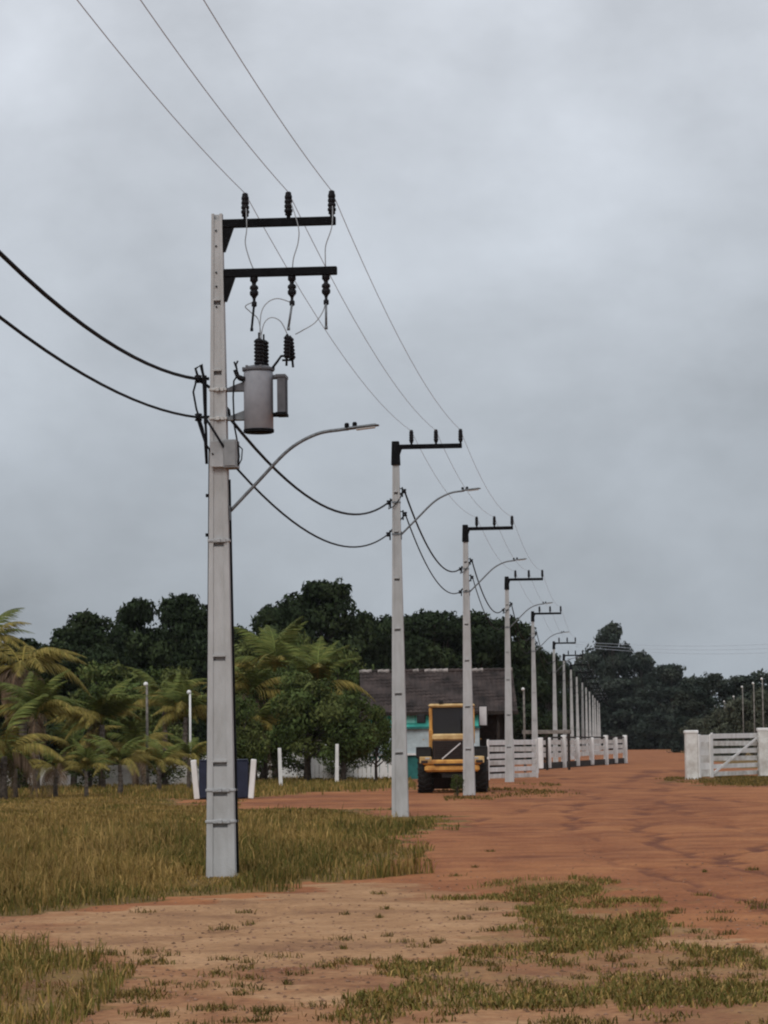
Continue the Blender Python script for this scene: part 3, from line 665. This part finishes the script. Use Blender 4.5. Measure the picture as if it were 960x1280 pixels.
# ------------------------------------------------------------------ palms
def frond_mesh(name, L, droop, cols, seed, nl=44, width=.55, hang=.6):
    r_ = np.random.default_rng(seed); Vs, F4, F3, Cs = [], [], [], []
    ts = np.linspace(0, 1, 12)
    def mid(t): return np.array([L*t*(1-.18*droop*t), 0, L*(.55*t-(.55+droop)*.62*t*t)])
    o = 0
    for t0, t1 in zip(ts[:-1], ts[1:]):
        a, b = mid(t0), mid(t1); w0, w1 = .028*(1-t0*.8), .028*(1-t1*.8)
        Vs += [a+[0, -w0, 0], a+[0, w0, 0], b+[0, w1, 0], b+[0, -w1, 0]]; F4.append([o, o+1, o+2, o+3]); Cs += [cols[0]*1.3]*4; o += 4
    for k in range(nl):
        t = .14+.86*k/(nl-1); c_ = mid(t); tl = (mid(min(1, t+.02))-mid(t-.02)); tl /= np.linalg.norm(tl)
        ln = width*L*.42*math.sin(math.pi*min(1, .25+.72*t))*r_.uniform(.8, 1.15)+.05
        for s_ in (-1, 1):
            d = tl*.55+np.array([0, s_*.8, -hang*r_.uniform(.5, 1.3)]); d /= np.linalg.norm(d); wd = .014*L**.5
            p1 = c_+d*ln*.5+np.array([0, 0, .02]); p2 = c_+d*ln+np.array([0, 0, -.18*ln])
            cc = cols[r_.integers(len(cols))]*r_.uniform(.75, 1.25)
            Vs += [c_-tl*wd*.5, c_+tl*wd*.5, p1+tl*wd, p1-tl*wd, p2]; F4.append([o, o+1, o+2, o+3]); F3.append([o+3, o+2, o+4]); Cs += [cc]*5; o += 5
    return npmesh(name, np.array(Vs), np.array(F4), np.array(F3), np.array(Cs), LEAF)
PGN = np.array([[.105, .125, .034], [.08, .10, .028], [.135, .14, .04]])
PYL = np.array([[.19, .15, .040], [.145, .125, .034], [.23, .175, .052]])
PBR = np.array([[.16, .105, .065], [.12, .082, .052], [.20, .14, .095]])
FR = {'g': [frond_mesh('frond', 2.4, .55, PGN, 1), frond_mesh('frond', 2.2, .85, PGN, 2)], 'y': [frond_mesh('frond', 2.3, .9, PYL, 3), frond_mesh('frond', 2.4, .6, PYL, 5)], 'b': [frond_mesh('frond', 2.1, 1.7, PBR, 4, hang=1.2), frond_mesh('frond', 2.3, 1.35, PBR, 6, hang=1.1)]}
FM = {k: [o.data for o in v] for k, v in FR.items()}
for v in FR.values():
    for o in v: bpy.data.objects.remove(o)
def palm(px, basey, topy, mix_, label, nf=15, Y=None, scale=1.):
    b = gnd(px, basey) if Y is None else at(px, 940, Y); h = at(px, topy, b.y).z
    th = max(.35, h-1.15*scale)
    o = thing('palm_tree', label, 'palm tree', (b.x, b.y, 0), random.uniform(0, 6.28), 'young coconut palms on the left')
    m_ = MB(); m_.tube([(0, 0, -.15), (.03, 0, th*.4), (.0, .02, th)], [.16*scale, .12*scale, .09*scale], 9)
    for k in range(int(th/.16)): m_.lathe([(.125*scale, 0), (.145*scale, .03), (.115*scale, .05)], 9, (.015, 0, k*.16))
    m_.build('trunk', PBARK, o, True)
    nf = int(nf*1.6)
    for k in range(nf):
        kind = mix_[k % len(mix_)]; me = random.choice(FM[kind]); f = bpy.data.objects.new('frond', me); C.objects.link(f); f.parent = o
        t = k/nf; el = {'g': random.uniform(28, 74), 'y': random.uniform(-5, 38), 'b': random.uniform(-52, -8)}[kind]
        f.location = (0, 0, th+.02*k*.3); f.rotation_euler = (0, -R(el), k*2.4+random.uniform(-.2, .2)); f.scale = [scale*random.uniform(.8, 1.1)]*3
    return o
palm(45, 992, 862, 'ggygggygb', 'young green coconut palm with a dark stub trunk, second from the left edge', 18)
palm(128, 988, 868, 'ygygyygb', 'yellowing young coconut palm left of the thin grey lamp post', 17)
palm(5, 1000, 900, 'bygyb', 'small withered brown palm at the left edge', 12)
palm(28, 985, 790, 'yybybb', 'tall palm with drooping brown and yellow fronds at far left', 16, 110, 1.35)
palm(-18, 985, 770, 'gyyb', 'tall palm cut by the left edge', 12, 112, 1.1)
palm(92, 986, 905, 'ygyyb', 'short withered palm behind the yellowing one', 12)
palm(170, 985, 905, 'ygyyb', 'short palm with hanging brown fronds beside the grey lamp post', 12)
palm(232, 980, 862, 'ygyg', 'yellow green palm just left of the nearest pole', 15, 118)
palm(206, 984, 850, 'yyg', 'taller yellow green palm behind the grey lamp post', 14, 124)
palm(236, 984, 925, 'gy', 'small bright green palm at the foot of the white post', 10, 102, .6)
palm(318, 984, 880, 'ygyb', 'brownish palm just right of the nearest pole', 14, 120)
palm(345, 984, 802, 'gyggb', 'tall green palm rising right of the nearest pole', 14, 127, 1.3)
palm(312, 984, 832, 'ygyb', 'yellow green palm close to the right side of the nearest pole', 13, 121, 1.15)
palm(398, 984, 822, 'gyg', 'green palm between the two white posts and the tallest crown', 13, 125, 1.25)
palm(70, 990, 935, 'ygb', 'lowest tuft of palm fronds among the left palms', 9, 92, .6)
palm(150, 990, 925, 'gy', 'low green palm seedling right of the yellowing palm', 10, 95, .7)
palm(108, 990, 940, 'ygg', 'lowest green palm seedling below the yellowing palm', 9, 91, .55)
palm(20, 990, 935, 'gyg', 'low palm seedling left of the stub trunked palm', 9, 93, .6)
palm(198, 990, 930, 'gyy', 'low palm seedling right of the grey lamp post', 9, 97, .65)

# ------------------------------------------------------------------ house
Yh = 128.
hx0, hx1 = at(452, 930, Yh).x, at(648, 930, Yh).x
ze = at(540, 890, Yh).z; zr = at(540, 839, Yh+3.2).z
HS = thing('house', 'low house with dark tiled roof and teal and pale blue wall', 'house', ((hx0+hx1)/2, Yh, 0), R(1.5))
W2 = (hx1-hx0)/2
def hz(py): return at(500, py, Yh).z
wx0, wx1 = -W2+.35, at(600, 930, Yh).x-HS.location.x
wc, ww = (wx0+wx1)/2, wx1-wx0
m_ = MB(); m_.box(((wx1+W2)/2-.1, 3.6, ze/2-.1), (W2-wx1-.3, 3.2, ze+.1)); m_.build('porch_wall', WOODD, HS)
for xk in (W2-.3, (wx1+W2)/2):
    m_ = MB(); m_.box((xk, .35, ze/2-.05), (.13, .13, ze)); m_.build('porch_post', WOODD, HS)
m_ = MB(); m_.box((wc, 2.75, ze/2-.1), (ww, 4.9, ze+.1)); m_.build('wall', PALE, HS)
m_ = MB(); m_.box((wc, .285, (hz(911)+ze-.06)/2), (ww+.02, .05, ze-.06-hz(911))); m_.build('upper_band', TEAL, HS)
m_ = MB(); m_.box((wc, .27, (hz(945)+.0)/2), (ww+.02, .07, hz(945))); m_.build('dado', TEALD, HS)
m_ = MB(); m_.box((wc, .20, hz(943)), (ww+.04, .18, .09)); m_.build('sill_rail', WHITE, HS)
m_ = MB(); m_.box((wc, .21, hz(910)), (ww+.04, .16, .10)); m_.build('ledge', TEALD, HS)
for (a, b) in ((506, 533), (468, 486)):
    xa, xb = at(a, 900, Yh).x-HS.location.x, at(b, 900, Yh).x-HS.location.x
    m_ = MB(); m_.box(((xa+xb)/2, .245, hz(899)), (xb-xa, .04, .42)); f_ = m_.build('window', TEAL, HS)
    for s_ in (-1, 1):
        m_ = MB(); m_.box(((xa+xb)/2+s_*(xb-xa)/4, .215, hz(899)), ((xb-xa)/2-.06, .02, .34)); m_.build('shutter', mat('pale_teal', (.20, .55, .47), .8, .1) if s_ < 0 and a == 506 else bpy.data.materials.get('pale_teal') or TEAL, f_)
def rooftiles(y0, z0, y1, z1):
    nx = int(2*W2/.055); ny = 14; Vv = []; Ff = []
    for j in range(ny):
        for e_ in (0, 1):
            t = (j+e_*1.03)/ny
            for i in range(nx+1):
                x_ = -W2+2*W2*i/nx; Vv.append((x_, y0+(y1-y0)*t, z0+(z1-z0)*t+.028*math.sin(i*math.pi/2)+(.018 if e_ == 0 else 0)+.02*math.sin(i*.13+j)))
        o_ = j*2*(nx+1)
        for i in range(nx): Ff.append((o_+i, o_+i+1, o_+nx+2+i, o_+nx+1+i))
    m_ = MB(); m_.add(Vv, Ff); return m_
sl1 = rooftiles(0, ze-.02, 3.2, zr).build('roof_tiles', ROOF, HS); sl1['kind'] = 'stuff'
sl2 = rooftiles(6.4, ze-.02, 3.2, zr).build('roof_tiles', ROOF, HS); sl2['kind'] = 'stuff'
m_ = MB(); m_.prism([(0, ze-.08), (6.4, ze-.08), (3.2, zr-.06)], -W2+.05, W2-.05)
gb = m_.build('roof_body', ROOF, HS); gb.rotation_euler = (0, 0, R(90)); gb.scale = (1, -1, 1)
rd = random.Random(4)
for k in range(26):
    m_ = MB(); xk = -W2+.14+k*(2*W2-.28)/25; m_.tube([(xk-.15, 3.2, zr-.0), (xk+.15, 3.2, zr+.03)], [.085, .10], 8); m_.build('ridge_tile', ROOFL if rd.random() < .35 else ROOF, HS)
for a in range(2):
    m_ = MB(); m_.box((0, -.03+a*6.46, ze-.07), (2*W2+.04, .05, .16)); m_.build('fascia', WOODD, HS)
# ------------------------------------------------------------------ white fences, walls, posts
PF = thing('picket_fence', 'white picket fence in front of the house, left of the second pole', 'fence', (at(385, 930, 124).x, 124, 0))
x0 = 0.; pk = MB(); pk.prism([(-.085, .08), (.085, .08), (.085, .92), (.0, 1.06), (-.085, .92)], -.012, .012); pk0 = pk.build('picket', WHITE, PF); pk0.location = (0, 0, 0)
Lf = at(500, 930, 124).x-at(385, 930, 124).x
for k in range(1, int(Lf/.19)):
    c_ = pk0.copy(); C.objects.link(c_); c_.parent = PF; c_.location = (k*.19, 0, random.uniform(-.06, .10)); c_.rotation_euler = (0, R(random.uniform(-1.5, 1.5)), 0)
for z in (.3, .78):
    m_ = MB(); m_.box((Lf/2, .04, z), (Lf, .04, .08)); m_.build('rail', WHITED, PF)
WL = thing('garden_wall', 'pale low wall showing between the palms at left', 'wall', (at(130, 940, 113).x, 113, 0))
m_ = MB(); m_.box((0, 0, .42), (11, .15, .95)); m_.build('wall', WHITED, WL)
for k in range(9):
    m_ = MB(); m_.box((-5.4+k*1.35, -.03, .6), (.22, .25, 1.25), bev=.02); m_.build('pier', WHITE, WL)
W3 = thing('garden_wall', 'whitewashed low wall seen under the green trees left of the house', 'wall', (at(340, 940, 132).x, 132, 0))
m_ = MB(); m_.box((0, 0, .75), (5.2, .15, 1.6)); m_.build('wall', WHITE, W3)
for k in range(5):
    m_ = MB(); m_.box((-2.5+k*1.25, -.03, .85), (.2, .25, 1.8), bev=.02); m_.build('pier', WHITED, W3)
for k, (px, ty, by, lb) in enumerate(((351,935,984,'leaning white wooden post nearest the first pole'),(421,930,981,'taller white wooden post left of the second pole'),(387,946,976,'thin weathered post between the two white posts'))):
    b = gnd(px, by); h = at(px, ty, b.y).z
    m_ = MB(); m_.box((0, 0, h/2-.1), (.15 if k < 2 else .1, .13, h+.2), top=(.125 if k < 2 else .08, .11), bev=.012)
    o = m_.build('fence_post', WHITE if k < 2 else WOOD); o.location = b; o.rotation_euler = (0, R((-1.5, 1, .5)[k]), R(8)); tag(o, lb, 'post', 'posts on the lawn')
def lamppost(px, topy, Y, M, label, head=True, r_=.05, group=None):
    b = at(px, 940, Y); h = at(px, topy, Y).z; o = thing('lamp_post', label, 'lamp post', (b.x, Y, 0), 0, group)
    m_ = MB(); m_.tube([(0, 0, -.2), (0, 0, h*.5), (0, 0, h)], [r_, r_*.85, r_*.7], 8); m_.build('pole', M, o, True)
    m_ = MB(); m_.lathe([(.04, 0), (.08, .03), (.09, .09), (.06, .14), (.02, .16)], 10, (-.04, 0, h-.05)); m_.build('lamp_globe', WHITE, o, True)
    return o
lamppost(184, 856, 108, WOOD, 'thin grey lamp post with white lamp among the palms', r_=.06)
lamppost(238, 866, 112, WHITE, 'thin white post just left of the nearest pole', r_=.055)
lamppost(656, 862, 150, WOOD, 'thin grey lamp post between the fourth and fifth poles', r_=.07)
for k, (px, ty, Y) in enumerate(((955,849,195),(944,854.5,210),(930,859,224),(919,871,272),(907,877,304),(895,883,346),(877,894,440))):
    lamppost(px, ty, Y, WOOD, '%s lamp post from the right edge, beyond the right gate' % ORD[k].replace('nearest', 'first'), r_=.06, group='lamp posts beyond the right gate')
# bin
b = gnd(280, 999)
BN = thing('waste_bin', 'navy blue bin with white side panels behind the nearest pole', 'bin', b, R(3))
for k in range(4):
    m_ = MB(); m_.box((-.57+.38*k, 0, .60), (.365, .75, 1.16), top=(.375, .82), bev=.04); m_.build('panel', NAVY, BN)
m_ = MB(); m_.box((0, .02, .6), (1.46, .66, 1.1)); m_.build('body', NAVY, BN)
for s_ in (-1, 1):
    m_ = MB(); m_.box((s_*.87, 0, .61), (.17, .78, 1.2), Matrix.Rotation(R(s_*5), 3, 'Y'), bev=.02); m_.build('side_panel', WHITE, BN)
m_ = MB(); m_.box((0, 0, 1.19), (1.5, .84, .05), bev=.015); m_.build('lid', NAVY, BN)
# gates
def gate(name, label, A, B_, rails, hgt, diag, mid=0, z0=.12, group='white farm gates', rw=.16):
    d = B_-A; L = Vector((d.x, d.y, 0)).length; o = thing(name, label, 'gate', (A.x, A.y, 0), math.atan2(d.y, d.x), group)
    for k in range(rails):
        z = z0+rw/2+(hgt-z0-rw)*k/(rails-1)
        m_ = MB(); m_.box((L/2, random.uniform(-.004, .004), z), (L-.1, .035, rw*random.uniform(.92, 1.05)), Matrix.Rotation(R(random.uniform(-.35, .35)), 3, 'Y'), bev=.006); m_.build('rail', WHITE if k % 2 else WHITED, o)
    for x_ in [.06, L-.06]+[L*(i+1)/(mid+1) for i in range(mid)]:
        m_ = MB(); m_.box((x_, -.045, (hgt+z0)/2), (.14, .05, hgt-z0+.08), bev=.008); m_.build('stile', WHITE, o)
    if diag:
        a_ = math.atan2(hgt-z0-.3, L-.3); m_ = MB(); m_.box((L/2, -.075, (hgt+z0)/2), (math.hypot(L-.3, hgt-z0-.3),   .03, .10), Matrix.Rotation(-a_, 3, 'Y')); m_.build('brace', WHITE, o)
    return o
def post(px, by, ty, wpx, label, cap=True):
    b = gnd(px, by); h = at(px, ty, b.y).z; wd = wpx/FPX*b.y
    o = thing('gate_post', label, 'gate post', b, R(4), 'white gate posts')
    m_ = MB(); m_.box((0, 0, h/2-.1), (wd, wd*.9, h+.1), bev=.03); m_.build('post', WHITED, o)
    m_ = MB(); m_.box((0, 0, h-.03), (wd*1.1, wd, .14), bev=.03); m_.build('cap', WHITE, o); return o
gA, gB = gnd(609, 977), gnd(671, 974); 
gate('gate', 'white board gate behind the fourth pole', gA, gB, 6, at(640, 925, gA.y).z, False, 1, z0=.10, rw=.205)
gate('gate', 'white farm gate with diagonal brace at right', gnd(889, 973.5), gnd(949, 971), 6, at(915, 917, gnd(915, 972).y).z, True, 0, z0=.1, rw=.195)
gate('gate', 'narrow white gate leaf beside the thick post at right', gnd(873, 974), gnd(889, 973.5), 6, at(880, 919, gnd(880, 974).y).z, False, 0, z0=.1, rw=.28)
post(865, 974, 914, 15, 'thick white gate post at the left end of the right gate')
post(955, 971, 911, 13, 'thick white gate post near the right picture edge')
gate('gate', 'white farm gate running past the right picture edge', gnd(962, 971), gnd(1030, 969), 6, at(990, 915, gnd(990, 970).y).z, True, 0, z0=.1, rw=.195)
# corral
CA, CB = gnd(673, 962), gnd(781, 954)
CR = thing('corral_fence', 'white corral fence with dark lower rails along the dirt road', 'fence', (CA.x, CA.y, 0), math.atan2(CB.y-CA.y, CB.x-CA.x))
Lc = (CB-CA).length; dc = (CB-CA)/Lc
def calong(px):       # distance along the fence where it meets picture column px
    lo, hi = 0., Lc
    for _ in range(40):
        mi = (lo+hi)/2; p = CA+dc*mi; q_ = p-Vector((0, 0, CAMZ)); xx = 480+FPX*q_.dot(RIGHT)/q_.dot(FW)
        lo, hi = (mi, hi) if xx < px else (lo, mi)
    return lo
cps = [calong(p) for p in (674, 684, 703, 720, 738, 756, 768, 780)]
for k, s_ in enumerate(cps):
    m_ = MB(); m_.box((s_, -.1, .95), (.32 if k in (2, 5, 7) else .22, .3, 2.1 if k in (2, 5, 7) else 1.8), bev=.03); m_.build('post', WHITE, CR)
for a, b in zip(cps[:-1], cps[1:]):
    for z in (.85, 1.2, 1.55):
        m_ = MB(); m_.box(((a+b)/2, .05, z+random.uniform(-.05, .05)), (b-a, .06, .27), Matrix.Rotation(R(random.uniform(-.3, .3)), 3, 'Y')); m_.build('rail', WHITED, CR)
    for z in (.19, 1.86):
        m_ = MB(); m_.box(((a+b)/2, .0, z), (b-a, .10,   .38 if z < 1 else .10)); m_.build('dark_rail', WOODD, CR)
BM = thing('loading_beam', 'grey horizontal beam on posts behind the white board gate', 'beam', (at(655, 930, 160).x, 160, 0), R(0))
zb = at(680, 915, 160).z; Lb = at(712, 915, 160).x-at(655, 915, 160).x
m_ = MB(); m_.box((Lb/2, 0, zb), (Lb+.2, .2, .22), bev=.02); m_.build('beam', WOOD, BM)
for x_ in (.05, Lb*.5, Lb-.05):
    m_ = MB(); m_.box((x_, 0, (zb-.11)/2), (.14, .16, zb-.11)); m_.build('post', WOODD, BM)
# branch line crossing to the right
e0 = POLES[5]; rp = at(1010, 940, 196)
BP = thing('utility_pole', 'utility pole past the right picture edge, end of the crossing wires', 'utility pole', (rp.x, 196, 0), R(85))
for ch in proto.children:
    c_ = ch.copy(); C.objects.link(c_); c_.parent = BP
for k in range(3):
    a = local(5, .36+.55*k, 8.5-.22*k); b = Vector((rp.x, 196+.4*k, 8.35-.3*k))
    m_ = MB(); m_.tube(span(a, b, .35, 16), .012, 5); o = m_.build('branch_wire', WIRE, None, True)
    tag(o, '%s of the three thin wires crossing the road at right' % ('highest', 'middle', 'lowest')[k], 'wire', 'wires crossing the road')

# ------------------------------------------------------------------ wheel loader (rear towards the camera)
lb_ = gnd(565.5, 991)
LD = thing('wheel_loader', 'yellow wheel loader parked with its rear to the camera behind the third pole', 'wheel loader', lb_, R(-2))
def bx(name, c, d, M, parent=LD, bev=.02, rot=None, top=None):
    m_ = MB(); m_.box(c, d, rot, top, bev); return m_.build(name, M, parent)
def wheel(x, y):
    m_ = MB(); ry = Matrix.Rotation(R(90), 3, 'Y'); s_ = 1 if x > 0 else -1; w_ = .22
    m_.lathe([(.36, -w_), (.60, -w_), (.68, -w_*.85), (.71, -w_*.5), (.71, w_*.5), (.68, w_*.85), (.60, w_), (.36, w_)], 28, (x, y, .70), ry)
    o = m_.build('wheel', TYRE, LD)
    m_ = MB()
    for k in range(22):
        a = 2*math.pi*k/22; R_ = Matrix.Rotation(a, 3, 'X')
        for e_ in (-1, 1): m_.box(Vector((x+e_*.12, y, .70)) + R_ @ Vector((0, e_*.04, .71)), (.24, .07, .05), R_ @ Matrix.Rotation(R(e_*22), 3, 'Z'))
    m_.build('tread', TYRE, o)
    m_ = MB(); m_.lathe([(.10, -.02), (.16, .02), (.18, .09), (.30, .11), (.36, .17), (.37, .2), (.30, .21)][::1], 20, (x, y, .70), Matrix.Rotation(R(90*s_), 3, 'Y')); m_.build('rim', YEL, o, True)
for x_ in (-.91, .91):
    for y_ in (.95, 3.75): wheel(x_, y_)
bx('chassis', (0, 2.3, .85), (.95, 4.2, .5), DARKM)
bx('axle', (0, .95, .62), (1.4, .3, .3), DARKM)
bx('counterweight', (0, .12, .80), (1.80, .5, .22), YEL, bev=.06); bx('bumper', (0, .10, 1.0), (1.95, .5, .17), YEL, bev=.05)
bx('bumper_slot', (-.02, -.148, .93), (1.15, .03, .05), GRILL, bev=.005)
bx('tow_block', (0, .25, .62), (.7, .45, .28), DARKM)
hood = bx('engine_hood', (0, 1.0, 1.42), (1.28, 1.75, .62), DARKM, bev=.05)
bx('hood_top', (-.02, .95, 1.82), (1.24, 1.8, .22), YELP, bev=.05)
gr_ = bx('grille', (0, .105, 1.36), (1.20, .05, .70), GRILL, bev=.01)
for k in range(9): bx('louvre', (0, .075, 1.07+.072*k), (1.12, .03, .022), DARKM, gr_, .004)
bx('diagonal_bar', (-.02, .055, 1.36), (.80, .02, .04), MIRR, gr_, .004, Matrix.Rotation(R(-40), 3, 'Y'))
for s_ in (-1, 1):
    bx('fender', (s_*.93, .85, 1.46), (.5, 1.35, .10), DARKM, bev=.03); bx('fender_flap', (s_*.93, .20, 1.33), (.5, .05, .34), DARKM, bev=.01)
    lm = bx('light_cluster', (s_*.86, -.10, 1.08), (.40, .10, .22), YELP, bev=.02); bx('tail_light', (s_*.90, -.155, 1.02), (.22, .02, .09), GRILL, lm, .004); bx('lamp', (s_*.80, -.157, 1.13), (.14, .02, .06), LENS, lm, .004)
    bx('cab_post', (s_*.70, 1.25, 2.28), (.11, .10, 1.05), YEL, bev=.02); bx('cab_post', (s_*.70, 2.6, 2.28), (.11, .10, 1.05), YEL, bev=.02)
    bx('side_window', (s_*.71, 1.93, 2.32), (.02, 1.2, .86), GLASSD, bev=.004)
    bx('handrail', (s_*.95, 1.3, 1.75), (.03, .9, .03), YEL, bev=.005)
    m_ = MB(); m_.tube([(s_*.72, 2.4, 2.55), (s_*.95, 2.35, 2.62), (s_*1.02, 2.3, 2.5)], .016, 6); ma = m_.build('mirror_arm', DARKM, LD)
    bx('mirror', (s_*1.04, 2.30, 2.52 if s_ > 0 else 2.45), (.30, .07, .72 if s_ > 0 else .3), DARKM, ma, .02); bx('mirror_glass', (s_*1.04, 2.255, 2.52 if s_ > 0 else 2.45), (.24, .01, .62 if s_ > 0 else .24), MIRR if s_ > 0 else GLASSD, ma, .003)
bx('cab_floor', (0, 1.95, 1.70), (1.5, 1.4, .2), YEL)
bx('rear_window', (0, 1.215, 2.34), (1.28, .02, .90), GLASSD, bev=.005); bx('windscreen', (0, 2.64, 2.34), (1.28, .02, .90), GLASSD, bev=.005)
bx('seat', (0, 1.8, 2.15), (.5, .15, .6), DARKM, bev=.05)
bx('cab_roof', (0, 1.9, 2.87), (1.54, 1.7, .12), YELP, bev=.05)
bx('lower_pillar', (-.70, 1.16, 1.62), (.14, .12, .9), YEL)
m_ = MB(); m_.tube([(.35, 1.05, 1.9), (.35, 1.05, 2.35), (.37, .98, 2.42)], .05, 8); m_.build('exhaust', DARKM, LD, True)
for x_ in (-.35, .45): bx('work_light', (x_, 1.08, 2.98), (.16, .08, .1), DARKM, bev=.01)
m_ = MB(); m_.tube([(.55, 1.5, 2.94), (.55, 1.5, 3.15)], .04, 8); m_.build('beacon', LENS, LD)
bx('lift_arm', (-.4, 4.4, 1.0), (.16, 2.2, .3), YEL, rot=Matrix.Rotation(R(-18), 3, 'X')); bx('lift_arm', (.4, 4.4, 1.0), (.16, 2.2, .3), YEL, rot=Matrix.Rotation(R(-18), 3, 'X'))
m_ = MB(); m_.prism([(4.9, .05), (5.9, .05), (5.9, .1), (5.1, .15), (4.95, .6), (5.2, 1.0), (5.15, 1.05), (4.85, .65)], -1.2, 1.2)
bk = m_.build('bucket', GRILL, LD); bk.rotation_euler = (0, 0, R(90)); bk.scale = (1, -1, 1)
for o in list(bpy.data.objects):
    if o.type == 'EMPTY' and not o.children: bpy.data.objects.remove(o)
for key, (root, h, rx, used) in TREES.items():
    if not used[0]: raise RuntimeError('unused tree '+key)

# ------------------------------------------------------------------ thin humid air
HZ = MB(); HZ.box((0, 1980, 9.5), (5900, 4010, 21.2))
VM = bpy.data.materials.new('haze_air'); VM.use_nodes = True; t = VM.node_tree; t.nodes.clear()
mo = N(t, 'ShaderNodeOutputMaterial'); pv = N(t, 'ShaderNodeVolumePrincipled'); pv.inputs['Color'].default_value = (.86, .90, .95, 1)
pv.inputs['Density'].default_value = .00005; pv.inputs['Anisotropy'].default_value = .2
t.links.new(pv.outputs[0], mo.inputs['Volume'])
hz_o = HZ.build('haze', VM); tag(hz_o, kind='stuff')
